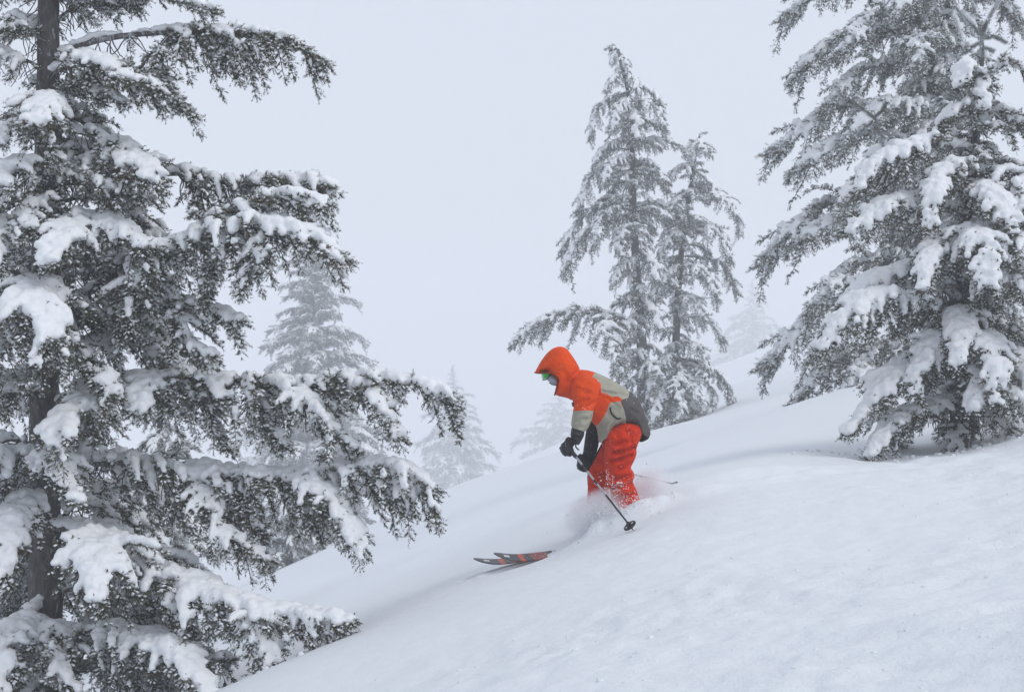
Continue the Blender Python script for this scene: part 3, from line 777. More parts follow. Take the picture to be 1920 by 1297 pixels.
def fabric(name, col, rough=.8, fleck=0.0, weave=600):
    """Woven cloth, with specks of blown snow stuck to it where fleck > 0."""
    m, n, l, b = new_mat(name)
    tc = n.new('ShaderNodeTexCoord')
    t = noise_tex(n, l, 14, 5, tc.outputs['Object'])
    r = ramp(n, l, t.outputs[0], [(.3, tuple(c * .86 for c in col)), (.7, tuple(min(1, c * 1.1) for c in col))])
    out = r.outputs[0]
    if fleck:
        v = n.new('ShaderNodeTexVoronoi'); v.inputs['Scale'].default_value = 62
        l.new(tc.outputs['Object'], v.inputs['Vector'])
        big = noise_tex(n, l, 7, 5, tc.outputs['Object'], .65)
        sz = n.new('ShaderNodeMapRange'); sz.inputs[1].default_value = .58 - fleck * .16; sz.inputs[2].default_value = .85 - fleck * .16
        sz.inputs[3].default_value = .10; sz.inputs[4].default_value = .62
        l.new(big.outputs[0], sz.inputs[0])
        lt = n.new('ShaderNodeMath'); lt.operation = 'LESS_THAN'
        l.new(v.outputs['Distance'], lt.inputs[0]); l.new(sz.outputs[0], lt.inputs[1])
        rnd = n.new('ShaderNodeSeparateColor'); l.new(v.outputs['Color'], rnd.inputs[0])
        g2 = n.new('ShaderNodeMath'); g2.operation = 'GREATER_THAN'; g2.inputs[1].default_value = .72 - fleck * .5
        l.new(rnd.outputs[0], g2.inputs[0])
        mu = n.new('ShaderNodeMath'); mu.operation = 'MULTIPLY'; l.new(lt.outputs[0], mu.inputs[0]); l.new(g2.outputs[0], mu.inputs[1])
        mx = n.new('ShaderNodeMix'); mx.data_type = 'RGBA'; l.new(mu.outputs[0], mx.inputs[0]); l.new(out, mx.inputs[6])
        mx.inputs[7].default_value = (.74, .72, .74, 1); out = mx.outputs[2]
    l.new(out, b.inputs['Base Color'])
    b.inputs['Roughness'].default_value = rough; b.inputs['Specular IOR Level'].default_value = .12
    w = noise_tex(n, l, 55, 4, tc.outputs['Object'])
    bump(n, l, b, w.outputs[0], .35, .006)
    return m

ORANGE = fabric('orange_shell', (.74, .068, .001), fleck=.22)
SAGE = fabric('sage_shell', (.36, .345, .275), fleck=.1)
CHAR = fabric('charcoal_shell', (.095, .086, .084), fleck=.04)
SEAM = fabric('seam_tape', (.10, .06, .045))
BLACK = fabric('black_cloth', (.018, .018, .020), fleck=.1)
RED = fabric('red_trousers', (.60, .030, .001), fleck=.45)
REDLO = fabric('red_trousers_snowy', (.60, .030, .001), fleck=.95)
LEATHER = fabric('glove_leather', (.030, .030, .034), .5, fleck=.06)
MASK = fabric('grey_face_cloth', (.44, .47, .55), .75)
SKIN = fabric('skin', (.45, .27, .20), .5)

def plain(name, col, rough=.4, metal=0.0):
    m, n, l, b = new_mat(name)
    tc = n.new('ShaderNodeTexCoord'); t = noise_tex(n, l, 40, 3, tc.outputs['Object'])
    r = ramp(n, l, t.outputs[0], [(.3, tuple(c * .8 for c in col)), (.7, col)])
    l.new(r.outputs[0], b.inputs['Base Color']); b.inputs['Roughness'].default_value = rough; b.inputs['Metallic'].default_value = metal
    return m
GREEN = plain('green_lens', (.01, .55, .05), .18, 0)
DARK = plain('dark_plastic', (.015, .015, .017), .35)
SILVER = plain('pole_metal', (.50, .51, .54), .3, .8)

def smooth_poly(P, it=2):
    P = np.asarray(P, float)
    for _ in range(it):
        Q = np.roll(P, -1, 0)
        P = np.stack([P * .8 + Q * .2, P * .2 + Q * .8], 1).reshape(-1, 2)
    return P

def inside(pts, P):
    x, y = pts[:, 0], pts[:, 1]; r = np.zeros(len(pts), bool)
    x0, y0 = P[:, 0], P[:, 1]; x1, y1 = np.roll(x0, -1), np.roll(y0, -1)
    for a, b, c, d in zip(x0, y0, x1, y1):
        if b == d: continue
        r ^= ((b > y) != (d > y)) & (x < (c - a) * (y - b) / (d - b) + a)
    return r

def puff(name, outline, dc, T, w0, mats, parent, base, open_edges=(), panels=(), creases=(), fold=.006, step=1.0, seed=0, it=2, tilt=(0, 0), seam=None):
    """A rounded, sewn shape: side outline (px) given thickness T (m) that swells from the seam over w0 px.
    open_edges: px segments along which the cloth ends in an opening instead of a seam."""
    raw = np.asarray(outline, float); P = smooth_poly(raw, it)
    lo, hi = P.min(0) - 1, P.max(0) + 1
    xs = np.arange(lo[0], hi[0] + step, step); ys = np.arange(lo[1], hi[1] + step, step)
    X, Y = np.meshgrid(xs, ys); g = np.stack([X.ravel(), Y.ravel()], 1); nxg = len(xs)
    ins = inside(g, P)
    k = (np.arange(len(ys) - 1)[:, None] * nxg + np.arange(nxg - 1)[None]).ravel()
    c4 = np.stack([k, k + 1, k + nxg + 1, k + nxg], 1)
    c4 = c4[ins[c4].sum(1) >= 3]
    used = np.unique(c4); mp = -np.ones(len(g), int); mp[used] = np.arange(len(used)); c4 = mp[c4]; q = g[used].copy()
    A_, B_ = P, np.roll(P, -1, 0)
    ed = np.full(len(q), 1e9); edo = np.full(len(q), 1e9); near = np.zeros_like(q)
    for a, b in zip(A_, B_):
        d = b - a; L2 = d @ d + 1e-9
        t = np.clip(((q - a) @ d) / L2, 0, 1); c = a + t[:, None] * d; ds = np.hypot(*(q - c).T)
        m = ds < ed; ed[m] = ds[m]; near[m] = c[m]
        mid = (a + b) / 2; op = False
        for (u, v) in open_edges:
            u = np.array(u, float); v = np.array(v, float); e = v - u
            tt = np.clip((mid - u) @ e / (e @ e), 0, 1)
            if np.hypot(*(mid - u - tt * e)) < 2.2: op = True
        if not op: edo = np.minimum(edo, ds)
    # border vertices go onto the outline itself
    e2 = np.sort(np.stack([c4, np.roll(c4, -1, 1)], 2).reshape(-1, 2), 1)
    key, cnt = np.unique(e2, axis=0, return_counts=True)
    bv = np.unique(key[cnt == 1]); q[bv] = near[bv]; ed[bv] = 0; edo[bv] = np.where(edo[bv] < 2.0, 0, edo[bv])
    r = np.clip(edo / w0, 0, 1); t = T * np.sqrt(1 - (1 - r) ** 2) + .004
    off = Vector((seed * 3.1, seed * 1.7, seed))
    nf = np.array([noise.noise(Vector((a * .045, b * .075, 0)) + off) + .5 * noise.noise(Vector((a * .12, b * .16, 3)) + off) for a, b in q])
    front = t + fold * nf * np.minimum(1, ed / 5)
    back = t + fold * nf[::-1] * np.minimum(1, ed / 5)
    for (a, b, dep, wid) in creases:
        d, _ = seg_dist(q[:, 0], q[:, 1], a, b)
        dep = dep * 1.5
        front += (-dep * np.exp(-(d / wid) ** 2) + dep * .6 * np.exp(-((d - 2 * wid) / wid) ** 2)) * np.minimum(1, ed / 4)
    sh = tilt[0] * (q[:, 0] - q[:, 0].mean()) + tilt[1] * (q[:, 1] - q[:, 1].mean())
    dcv = dc + sh
    def w3(dd): return np.column_stack([(q[:, 0] - CX) / FPX * dcv, dd, -(q[:, 1] - CY) / FPX * dcv])
    V = np.vstack([w3(dcv - front), w3(dcv + back)]) - np.asarray(base); n = len(q)
    F = [c4[:, ::-1], c4 + n]
    cset = {}
    for cc in c4:
        for i in range(4): cset[(cc[i], cc[(i + 1) % 4])] = 1
    wall = [(a, b, b + n, a + n) for (a, b) in cset if (b, a) not in cset]
    F.append(np.array(wall))
    F = np.vstack(F)
    cen = q[c4].mean(1); mi = np.zeros(len(c4), int)
    for poly, idx in panels: mi[inside(cen, np.asarray(poly, float))] = idx
    if seam is not None:                       # stitched tape along every panel border
        cell = {}
        m0 = mi.copy(); gi = np.round((cen - lo) / step).astype(int)
        for a, (u, v) in enumerate(gi): cell[(u, v)] = m0[a]
        for a, (u, v) in enumerate(gi):
            if cell.get((u + 1, v), m0[a]) != m0[a] or cell.get((u, v + 1), m0[a]) != m0[a]: mi[a] = seam
    mi = np.concatenate([mi, mi, np.zeros(len(wall), int)])
    me = mesh_np(name, V, F, mats, True, None, mi)
    bmx = bmesh.new(); bmx.from_mesh(me)
    bmesh.ops.smooth_vert(bmx, verts=bmx.verts, factor=.5, use_axis_x=True, use_axis_y=True, use_axis_z=True)
    bmesh.ops.recalc_face_normals(bmx, faces=bmx.faces); bmx.to_mesh(me); bmx.free()
    return link(name, me, parent)

pb_ = PX(1150, 965, SD)
person = empty('person', pb_)
tag(person, 'crouching skier in an orange, sage and charcoal hooded jacket and red trousers, knee-deep in powder', 'person')

# the body inside the clothes: one skin grown over a posed skeleton
J = {'pelvis': (1172, 800, 11.3, .125), 'waist': (1148, 768, 11.3, .115), 'chest': (1115, 742, 11.3, .125), 'neck': (1084, 718, 11.3, .06), 'head0': (1066, 705, 11.3, .06), 'head1': (1052, 692, 11.3, .055), 'crown': (1056, 674, 11.3, .06),
     'lsh': (1098, 735, 11.10, .06), 'lel': (1090, 788, 11.03, .045), 'lwr': (1078, 822, 11.03, .032), 'lha': (1066, 840, 11.03, .03),
     'rsh': (1100, 735, 11.46, .06), 'rel': (1112, 800, 11.5, .045), 'rwr': (1104, 852, 11.5, .032), 'rha': (1094, 870, 11.5, .03),
     'lhip': (1172, 818, 11.19, .095), 'lkn': (1152, 890, 11.16, .065), 'lan': (1176, 962, 11.18, .05), 'lto': (1150, 985, 11.16, .04),
     'rhip': (1160, 815, 11.41, .095), 'rkn': (1112, 885, 11.44, .065), 'ran': (1118, 968, 11.44, .05), 'rto': (1094, 990, 11.44, .04)}
E = [('pelvis', 'waist'), ('waist', 'chest'), ('chest', 'neck'), ('neck', 'head0'), ('head0', 'head1'), ('head0', 'crown'), ('chest', 'lsh'), ('lsh', 'lel'), ('lel', 'lwr'), ('lwr', 'lha'),
     ('chest', 'rsh'), ('rsh', 'rel'), ('rel', 'rwr'), ('rwr', 'rha'), ('pelvis', 'lhip'), ('lhip', 'lkn'), ('lkn', 'lan'), ('lan', 'lto'), ('pelvis', 'rhip'), ('rhip', 'rkn'), ('rkn', 'ran'), ('ran', 'rto')]
names = list(J)
me = bpy.data.meshes.new('body_cage')
me.from_pydata([tuple(PX(*J[k][:3]) - pb_) for k in names], [(names.index(a), names.index(b)) for a, b in E], [])
bo = bpy.data.objects.new('body_cage', me); C.objects.link(bo)
sk = bo.modifiers.new('skin', 'SKIN'); su = bo.modifiers.new('sub', 'SUBSURF'); su.levels = su.render_levels = 1
for i, k in enumerate(names):
    me.skin_vertices[0].data[i].radius = (J[k][3] * .8, J[k][3] * .8); me.skin_vertices[0].data[i].use_root = (i == 0)
bme = bpy.data.meshes.new_from_object(bo.evaluated_get(bpy.context.evaluated_depsgraph_get()))
bpy.data.objects.remove(bo)
bme.name = 'body'; bme.materials.clear(); bme.materials.append(BLACK)
for p in bme.polygons: p.use_smooth = True
link('body', bme, person)

torso = [(1072, 706), (1087, 692), (1104, 694), (1120, 699), (1146, 711), (1178, 731), (1192, 742), (1203, 760), (1211, 782), (1218, 802), (1220, 812), (1212, 820), (1200, 810), (1188, 803), (1173, 801), (1158, 805), (1146, 810), (1134, 820), (1123, 832), (1121, 815), (1118, 800), (1108, 788), (1092, 780), (1078, 768), (1072, 745)]
P_SAGE_BACK = [(1108, 705), (1119, 694), (1146, 705), (1183, 730), (1175, 744), (1163, 747), (1156, 741), (1144, 742), (1133, 736), (1124.5, 734), (1124.5, 720), (1118, 711)]
P_SAGE_SIDE = [(1140, 753), (1159, 750), (1166, 765), (1170, 784), (1173, 806), (1146, 815), (1122, 840), (1116, 800), (1126, 784), (1134, 770)]
P_CHAR = [(1181, 726), (1200, 742), (1235, 809), (1214, 830), (1196, 830), (1188, 810), (1173, 806), (1170, 784), (1166, 765), (1160, 750), (1163, 747), (1175, 744)]
jacket = puff('jacket', torso, 11.30, .205, 30, [ORANGE, SAGE, CHAR, SEAM], person, pb_, seam=3, open_edges=[((1220, 812), (1212, 820)), ((1212, 820), (1188, 803)), ((1188, 803), (1146, 810)), ((1146, 810), (1123, 832))],
              panels=[(P_SAGE_BACK, 1), (P_SAGE_SIDE, 1), (P_CHAR, 2)],
              creases=[((1127, 732), (1172, 740), .006, 2.5), ((1135, 745), (1156, 760), .004, 2), ((1150, 800), (1166, 788), .006, 2.5), ((1180, 765), (1196, 775), .005, 3), ((1126, 800), (1140, 785), .006, 3), ((1172, 790), (1205, 790), .004, 3)], fold=.010, seed=1)
puff('jacket_lining', [(1190, 803), (1205, 806), (1219, 812), (1216, 822), (1203, 829), (1196, 827), (1200, 815)], 11.32, .15, 8, [BLACK], jacket, pb_, seed=2)
# pocket slit with its flap edge
for nm, pts_, r_ in (('pocket_zip', [(1144, 763), (1145.5, 772), (1151, 780), (1158, 785), (1164, 784)], .006),):
    V_, F_ = tube(catmull([PX(x, y, 11.087 + abs(y - 770) * .0004) - pb_ for x, y in pts_], .01)[0], r_, 6)
    link(nm, mesh_np(nm, V_, F_, BLACK, True), jacket)
hood = [(1003, 697), (1012, 680), (1024, 663), (1037, 652), (1051, 648.5), (1063, 653), (1074, 668), (1081, 679), (1087, 690), (1090, 708), (1086, 728), (1079, 747), (1072, 751), (1064, 746), (1040, 741), (1043, 728), (1047, 715), (1044, 705), (1033, 700), (1019, 697), (1006, 700)]
hd = puff('hood', hood, 11.27, .155, 26, [ORANGE], jacket, pb_, open_edges=[((1006, 700), (1033, 700)), ((1033, 700), (1044, 705)), ((1044, 705), (1047, 715)), ((1047, 715), (1040, 741))],
          creases=[((1087, 691), (1074, 702), .008, 2.5), ((1060, 700), (1062, 740), .004, 4), ((1012, 694), (1046, 702), .004, 2)], fold=.007, seed=3, it=2)
V_, F_ = tube(catmull([PX(x, y, d) - pb_ for x, y, d in [(1003, 698, 11.27), (1012, 699.5, 11.19), (1024, 698.5, 11.135), (1035, 700.5, 11.12), (1043, 705.5, 11.12), (1046.5, 713, 11.13), (1043.5, 727, 11.14), (1040, 741, 11.17)]], .008)[0], .006, 6)
link('hood_rim', mesh_np('hood_rim', V_, F_, fabric('hood_binding', (.25, .03, .004)), True), hd)
mask = [(1021, 698), (1034, 699), (1046, 703), (1050, 712), (1049, 721), (1040, 722.5), (1032, 719), (1024, 710), (1019, 705)]
puff('face_mask', mask, 11.27, .085, 12, [MASK], person, pb_, seed=4, fold=.004)
V_, F_ = tube(catmull([PX(x, y, 11.20) - pb_ for x, y in [(1030, 717.5), (1036, 721), (1044, 722.5)]], .006)[0], .0035, 6)
link('mask_edge', mesh_np('mask_edge', V_, F_, BLACK, True), person)
gog = puff('goggles', [(1014, 695), (1024, 695), (1034, 699.5), (1030, 705), (1024, 711), (1017, 712.5), (1015, 704)], 11.25, .105, 8, [GREEN], person, pb_, seed=5, fold=0)
V_, F_ = tube(catmull([PX(x, y, d) - pb_ for x, y, d in [(1034, 699.5, 11.17), (1030.5, 705, 11.155), (1025, 711, 11.16), (1017.5, 712.5, 11.20)]], .006)[0], .0035, 6)
link('goggle_frame', mesh_np('goggle_frame', V_, F_, DARK, True), gog)
# small dark collar buckle under the chin
puff('zip_pull', [(1071, 754), (1076, 753), (1077, 763), (1073, 763)], 11.22, .02, 3, [DARK], jacket, pb_, seed=6, fold=0, it=1)

# near arm: upper sleeve, forearm band, black cuff
arm = [(1078, 705), (1094, 699), (1108, 705), (1121, 718), (1124, 735), (1119, 753), (1113.5, 768), (1111, 783), (1104, 801), (1096, 810), (1086, 806), (1070.5, 802), (1071.5, 786), (1074.5, 770), (1077, 753), (1071, 738), (1071, 720)]
sl_n = puff('sleeve', arm, 11.08, .085, 20, [ORANGE, SAGE, SEAM], jacket, pb_, seam=2, open_edges=[((1096, 810), (1070.5, 802))],
            panels=[([(1060, 772), (1076, 770.5), (1092, 768), (1106, 768.5), (1130, 772), (1130, 830), (1060, 830)], 1)],
            creases=[((1077, 756), (1100, 748), .007, 3), ((1118, 752), (1098, 762), .007, 3), ((1075, 790), (1098, 783), .006, 3), ((1110, 780), (1094, 790), .006, 3), ((1084, 712), (1108, 722), .004, 4), ((1092, 735), (1121, 738), .004, 4)], fold=.009, seed=7, tilt=(0, -.0006))
gl = puff('glove_cuff', [(1071.5, 799), (1084, 802), (1095.5, 804), (1096, 815), (1090, 827), (1084, 836), (1072, 826), (1069, 817)], 11.03, .055, 11, [LEATHER], person, pb_, creases=[((1070, 815), (1092, 822), .006, 2)], fold=.007, seed=8)

def glove(cx_, cy_, d, sc, grip_dir, seed, strap=False):
    """A gloved fist: palm, four unequal fingers curled round the grip, thumb across; px offsets from the knuckle centre."""
    parts = []; g = np.array(grip_dir, float); g /= np.hypot(*g); h = np.array((-g[1], g[0]))     # g along the pole, h across
    def P3(a, b, dd): p = np.array((cx_, cy_)) + (g * a + h * b) * sc; return PX(p[0], p[1], d + dd)
    def chain(pts, r0_, r1_):
        A_, L_ = catmull([P3(*p) for p in pts], .006)
        parts.append(balls(A_, np.linspace(r0_, r1_, len(A_)), ICO1, 1.0))
    chain([(-9, -9, 0), (-2, -3, 0), (6, -1, 0), (11, 0, .0)], .030, .034)                    # heel to knuckles
    chain([(-4, 3, 0), (4, 4, 0), (9, 3, 0)], .032, .030)                                      # back of the hand
    for i, (a, ln) in enumerate(((-6, .92), (-.5, 1.0), (5, .97), (10, .82))):
        chain([(a, 2, -.030), (a + 1.0, 9.5 * ln, -.028), (a + 1.6, 12.0 * ln, .002), (a + 1.0, 8.0 * ln, .030), (a + .6, 3.5, .034)], .0135, .0115)
    chain([(-9, -2, -.022), (-7, 3, -.045), (-3.5, 6.5, -.047), (-1, 8.5, -.040)], .0150, .0118)    # thumb leaves the side of the palm
    V_, F_ = join(parts)
    me_ = fuse('glove', V_ - pb_, F_, .0052, LEATHER, 2)
    o = link('glove', me_, person); return o
g1 = glove(1063, 838, 11.03, 1.0, (.50, .86), 1)
V_, F_ = tube(catmull([PX(x, y, d) - pb_ for x, y, d in [(1066, 826, 10.985), (1074, 826, 10.98), (1079, 832, 10.985), (1080, 838, 11.0), (1085, 843, 11.03)]], .006)[0], .005, 6)
link('wrist_strap', mesh_np('wrist_strap', V_, F_, BLACK, True), g1)

# far arm
far_arm = [(1106, 770), (1122, 772), (1125, 800), (1123, 832), (1119, 848), (1112, 862), (1104, 875), (1096, 868), (1088, 856), (1093, 850), (1096, 826), (1099, 806)]
puff('sleeve', far_arm, 11.50, .075, 15, [BLACK], jacket, pb_, creases=[((1098, 815), (1120, 820), .007, 3), ((1096, 838), (1118, 842), .006, 3), ((1092, 854), (1110, 860), .006, 2.5)], fold=.009, seed=9)
glove(1093, 869, 11.47, 1.0, (.80, .35), 2)

# trousers
near_leg = [(1136, 812), (1150, 800), (1172, 790), (1200, 796), (1205, 812), (1198, 828), (1193, 841), (1194, 850), (1190, 862), (1182, 877), (1188, 883), (1190.5, 894), (1185.5, 902), (1192, 914), (1197, 928), (1203, 946), (1200, 975), (1150, 975), (1148, 950), (1145.5, 930), (1143, 915), (1137, 905), (1135, 886), (1132, 865), (1134, 838)]
SNOWY = [(1100, 884), (1150, 876), (1166, 890), (1182, 876), (1230, 880), (1230, 990), (1100, 990)]
tr = puff('trousers', near_leg, 11.17, .115, 24, [RED, REDLO], person, pb_, panels=[(SNOWY, 1)],
          creases=[((1150, 847), (1188, 838), 0.027, 4.1), ((1146, 862), (1180, 850), 0.020, 4.1), ((1158, 875), (1186, 866), 0.017, 4.1), ((1152, 832), (1170, 826), 0.012, 4.1), ((1150, 896), (1188, 890), 0.020, 4.3), ((1148, 912), (1186, 903), 0.024, 4.7), ((1158, 930), (1196, 926), 0.017, 4.7), ((1140, 825), (1138, 870), 0.014, 5.4), ((1174, 808), (1184, 835), 0.010, 5.4)], fold=.015, seed=10)
far_leg = [(1132, 815), (1150, 808), (1168, 815), (1160, 860), (1148, 890), (1142, 915), (1140, 945), (1136, 985), (1098, 992), (1099, 950), (1102, 920), (1102, 890), (1105, 878), (1116, 857), (1126, 838)]
puff('trouser_leg', far_leg, 11.43, .10, 20, [RED, REDLO], tr, pb_, panels=[([(1080, 925), (1160, 912), (1160, 1000), (1080, 1000)], 1)],
     creases=[((1122, 858), (1148, 862), 0.017, 4.7), ((1106, 885), (1136, 890), 0.017, 4.7), ((1104, 905), (1134, 918), 0.014, 5.4)], fold=.014, seed=11)

# poles
def pole(a, b, label, grp, basket_at=.93, br=.042):
    a = np.array(a); b = np.array(b); ax = b - a; L = np.linalg.norm(ax); ax = ax / L
    root = empty('ski_pole', b); tag(root, label, 'ski pole', grp)
    n = 40; P = a + ax * L * np.linspace(0, 1, n)[:, None] - b
    r = np.interp(np.linspace(0, 1, n), [0, .9, .97, 1], [.0085, .0062, .0055, .002])
    V, F = tube(P, r, 10)
    t = np.repeat(np.linspace(0, 1, n)[:-1], 10)
    mi = np.where(((t > .22) & (t < .30)) | ((t > .40) & (t < .45)) | (t > .58), 1, 0)
    link('shaft', mesh_np('shaft', V, F, [SILVER, DARK], True, None, mi), root)
    # grip with a flared top
    V, F = tube(np.array([a - ax * .03, a - ax * .02, a, a + ax * .04, a + ax * .09, a + ax * .11]) - b, np.array([.006, .017, .017, .0135, .015, .0125]), 12)
    link('grip', mesh_np('grip', V, F, DARK, True), root)
    # basket: hub, ring and spokes
    c = a + ax * L * basket_at - b; s1 = unit(np.cross(ax, (0, 0, 1))); s2 = np.cross(ax, s1)
    ring = np.array([c + (s1 * math.cos(q) + s2 * math.sin(q)) * br for q in np.linspace(0, 2 * math.pi, 25)])
    prt = [tube(ring, .0055, 6), tube(np.array([c - ax * .03, c - ax * .012, c + ax * .02]), np.array([.010, .016, .009]), 10)]
    for q in range(6):
        e = c + (s1 * math.cos(q * math.pi / 3) + s2 * math.sin(q * math.pi / 3)) * br
        prt.append(tube(np.array([c, (c + e) / 2 + ax * .004, e]), .006, 5))
    V, F = join(prt)
    link('basket', mesh_np('basket', V, F, DARK, True), root)
pole(PX(1064, 836, 11.03), PX(1188, 994, 10.62), 'ski pole with black basket planted in the snow, held in the near glove', 'ski poles of the skier', .945)
pole(PX(1089, 866, 11.47), PX(1272, 909, 12.0), 'ski pole trailing behind the legs, held in the far glove', 'ski poles of the skier', .975, .018)

# skis
def mat_ski():
    m, n, l, b = new_mat('ski_topsheet')
    tc = n.new('ShaderNodeTexCoord'); sp = n.new('ShaderNodeSeparateXYZ'); l.new(tc.outputs['Object'], sp.inputs[0])
    t = noise_tex(n, l, 22, 4, tc.outputs['Object'])
    ad = n.new('ShaderNodeMath'); ad.operation = 'MULTIPLY_ADD'; ad.inputs[1].default_value = .06; l.new(t.outputs[0], ad.inputs[0]); l.new(sp.outputs[0], ad.inputs[2])
    r = n.new('ShaderNodeValToRGB'); r.color_ramp.interpolation = 'CONSTANT'; e = r.color_ramp.elements
    for p, c in ((.20, (.42, .042, .008)), (.235, (.016, .017, .018)), (.29, (.22, .032, .012)), (.42, (.02, .02, .02))):
        x = e.new(p); x.color = (*c, 1)
    e[0].position = 0; e[0].color = (.016, .017, .018, 1)
    l.new(ad.outputs[0], r.inputs[0])
    f = noise_tex(n, l, 90, 5, tc.outputs['Object'], .7)
    fr = ramp(n, l, f.outputs[0], [(.60, (0, 0, 0)), (.66, (1, 1, 1))])
    gx_ = n.new('ShaderNodeMapRange'); gx_.inputs[1].default_value = .10; gx_.inputs[2].default_value = .30; l.new(sp.outputs[0], gx_.inputs[0])
    mu = n.new('ShaderNodeMath'); mu.operation = 'MULTIPLY'; l.new(fr.outputs[0], mu.inputs[0]); l.new(gx_.outputs[0], mu.inputs[1])
    mx = n.new('ShaderNodeMix'); mx.data_type = 'RGBA'; l.new(mu.outputs[0], mx.inputs[0]); l.new(r.outputs[0], mx.inputs[6]); mx.inputs[7].default_value = (.75, .76, .78, 1)
    l.new(mx.outputs[2], b.inputs['Base Color']); b.inputs['Roughness'].default_value = .35
    return m
M_SKI = mat_ski()
tip_rise = .055
def ski(tip, tail, roll, label, badge):
    tip = np.array(tip); tail = np.array(tail); ax = tail - tip; L = 1.70; ax /= np.linalg.norm(ax)
    side = unit(np.cross(ax, (0, 0, 1))); up = np.cross(side, ax)
    side, up = side * math.cos(roll) + up * math.sin(roll), up * math.cos(roll) - side * math.sin(roll)
    M = Matrix(((ax[0], side[0], up[0], tip[0]), (ax[1], side[1], up[1], tip[1]), (ax[2], side[2], up[2], tip[2]), (0, 0, 0, 1)))
    xs = np.concatenate([np.linspace(0, .3, 25), np.linspace(.34, L, 20)]); V = []
    for x in xs:
        w = .5 * (np.interp(x, [0, .015, .05, .12, .22, .9, 1.6, 1.68, 1.7], [.012, .044, .082, .108, .114, .09, .1, .07, .03]))
        z = tip_rise * max(0, 1 - x / .24) ** 2
        h = .007
        for yy, zz in ((-w, z), (-w, z + h * .6), (-w * .93, z + h), (w * .93, z + h), (w, z + h * .6), (w, z)): V.append((x, yy, zz))
    V = np.array(V); n = len(xs); F = []
    for i in range(n - 1):
        for j in range(6): F.append((i * 6 + j, i * 6 + (j + 1) % 6, (i + 1) * 6 + (j + 1) % 6, (i + 1) * 6 + j))
    for i0 in (0, (n - 1) * 6): F += [(i0, i0 + 1, i0 + 4, i0 + 5), (i0 + 1, i0 + 2, i0 + 3, i0 + 4)]
    o = link('ski', mesh_np('ski', V, F, M_SKI)); o.matrix_world = M
    tag(o, label, 'ski', 'skis of the skier')
    # pale maker's patch near the tip
    x0 = badge; q = []
    for i in range(5):
        x = x0 + i * .010; z = tip_rise * max(0, 1 - x / .24) ** 2 + .0075
        q += [(x, -.018, z), (x, .014, z)]
    F = [(2 * i, 2 * i + 1, 2 * i + 3, 2 * i + 2) for i in range(4)]
    link('badge', mesh_np('badge', np.array(q), np.array(F), plain('white_print', (.65, .66, .68))), o)
    return o
ski(PX(926, 1052, 11.02), PX(1023, 1041, 11.12), R(-17), 'nearer ski with black and orange tip lifted out of the snow', .07)
ski(PX(889.5, 1062, 11.15), PX(990, 1045, 11.24), R(-11), 'farther ski with its black tip poking ahead of the other ski', .07)

# ---------------------------------------------------------------- powder thrown up round the legs
def cloud(name, centre, size, rot, dens, scale, seed):
    m, n, l, v = mat_volume(name, 0, (.98, .98, 1.0))
    tc = n.new('ShaderNodeTexCoord')
    ln = n.new('ShaderNodeVectorMath'); ln.operation = 'LENGTH'; l.new(tc.outputs['Object'], ln.inputs[0])
    fo = n.new('ShaderNodeMapRange'); fo.inputs[1].default_value = .98; fo.inputs[2].default_value = .0; fo.interpolation_type = 'SMOOTHSTEP'; fo.inputs[3].default_value = 0; fo.inputs[4].default_value = 1
    l.new(ln.outputs['Value'], fo.inputs[0])
    mp = n.new('ShaderNodeMapping'); mp.inputs['Location'].default_value = (seed, 0, 0); l.new(tc.outputs['Object'], mp.inputs[0])
    t = noise_tex(n, l, scale, 5, mp.outputs[0], .6)
    mr = n.new('ShaderNodeMapRange'); mr.inputs[1].default_value = .30; mr.inputs[2].default_value = .85; mr.inputs[4].default_value = dens; l.new(t.outputs[0], mr.inputs[0])
    mu = n.new('ShaderNodeMath'); mu.operation = 'MULTIPLY'; l.new(mr.outputs[0], mu.inputs[0]); l.new(fo.outputs[0], mu.inputs[1]); l.new(mu.outputs[0], v.inputs['Density'])
    V, F = ICO2
    o = link('snow_spray', mesh_np('snow_spray', V, F, m)); o.location = centre; o.scale = size; o.rotation_euler = (0, rot, 0)
    return o
SPR = 'powder thrown up by the skier'
tag(cloud('spray_front', PX(1122, 962, 11.12), (.30, .19, .19), R(-20), 110, 2.6, 3), 'puff of powder snow in front of the shins', kind='stuff', group=SPR)
tag(cloud('spray_back', PX(1218, 915, 11.35), (.24, .16, .17), R(-25), 55, 2.0, 9), 'puff of powder snow drifting behind the knees', kind='stuff', group=SPR)
tag(cloud('spray_trail', PX(1310, 916, 11.75), (.55, .2, .09), R(-20), 10, 2.5, 5), 'thin veil of powder hanging over the track', kind='stuff', group=SPR)
rg = np.random.default_rng(78); cs, rs = [], []
for _ in range(130):                          # clods broken out of the snow round the shins
    x, y = rg.normal(.72, .20), rg.normal(11.05, .07); h = abs(rg.normal(0, .02))
    cs.append((x, y, gz1(x, y) + h - .01)); rs.append(rg.uniform(.005, .013))
V_, F_ = balls(cs, rs)
tag(link('snow_clods', fuse('snow_clods', V_, F_, .0065, M_SNOWCAP, 1, .5, .012)), 'broken snow heaped round the shins', kind='stuff', group=SPR)
cs, rs = [], []
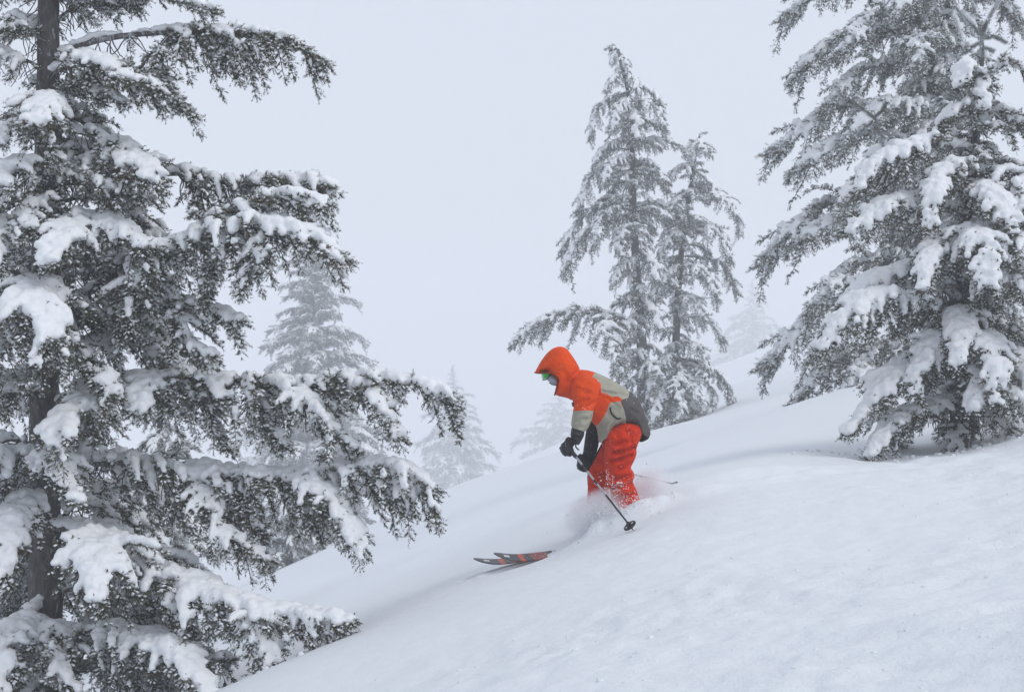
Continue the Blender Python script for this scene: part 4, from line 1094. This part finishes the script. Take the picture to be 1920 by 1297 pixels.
for _ in range(260):                          # bits fallen from the trees and rolled down the crust
    y = rg.uniform(4.8, 12.5); x = rg.uniform(-.2, .36) * y + rg.uniform(0, .8)
    if rg.random() > float(crust(np.array([x]), np.array([y]))[0]) + .06: continue
    r = rg.uniform(.006, .014) * (1.8 if rg.random() < .12 else 1)
    cs.append((x, y, gz1(x, y) - r * .25)); rs.append(r)
for cx_, cy_, n_, sd in ((3.6, 13.4, 130, .55), (-1.7, 10.0, 60, .35), (4.3, 13.3, 60, .4)):
    for _ in range(n_):
        x, y = cx_ + rg.normal(0, sd), cy_ + rg.normal(0, sd * .6); r = rg.uniform(.008, .028)
        cs.append((x, y, gz1(x, y) + r * .15)); rs.append(r)
V_, F_ = balls(cs, rs, ICO1, .75)
V_ = V_ + rg.normal(0, .0022, V_.shape)
tag(link('fallen_snow', mesh_np('fallen_snow', V_, F_, M_GROUND, True)), 'crumbs of fallen snow scattered over the slope', kind='stuff')
rg = np.random.default_rng(77); cs, rs = [], []
for (cx_, cy_, d_, sx, sy, n_) in ((1120, 962, 11.05, 22, 14, 350), (1172, 955, 11.03, 22, 9, 600), (1214, 915, 11.3, 26, 20, 250), (1150, 925, 11.03, 18, 20, 260), (1100, 975, 11.05, 18, 10, 150)):
    for _ in range(n_):
        p = PX(cx_ + rg.normal(0, sx), cy_ + rg.normal(0, sy), d_ + rg.normal(0, .05)); cs.append(p); rs.append(abs(rg.normal(0, .0020)) + .0012)
V0 = np.array([(1, 0, 0), (-1, 0, 0), (0, 1, 0), (0, -1, 0), (0, 0, 1), (0, 0, -1)], float); F0 = np.array([(0, 2, 4), (2, 1, 4), (1, 3, 4), (3, 0, 4), (2, 0, 5), (1, 2, 5), (3, 1, 5), (0, 3, 5)])
V_, F_ = balls(cs, rs, (V0, F0), 1.0)
tag(link('snow_grains', mesh_np('snow_grains', V_, F_, M_SNOWCAP)), 'flying grains of snow round the trousers', kind='stuff', group=SPR)

print('TRIS', sum(len(m.loops) - 2 * len(m.polygons) for m in bpy.data.meshes if m.users), 'OBJ', len(bpy.data.objects))
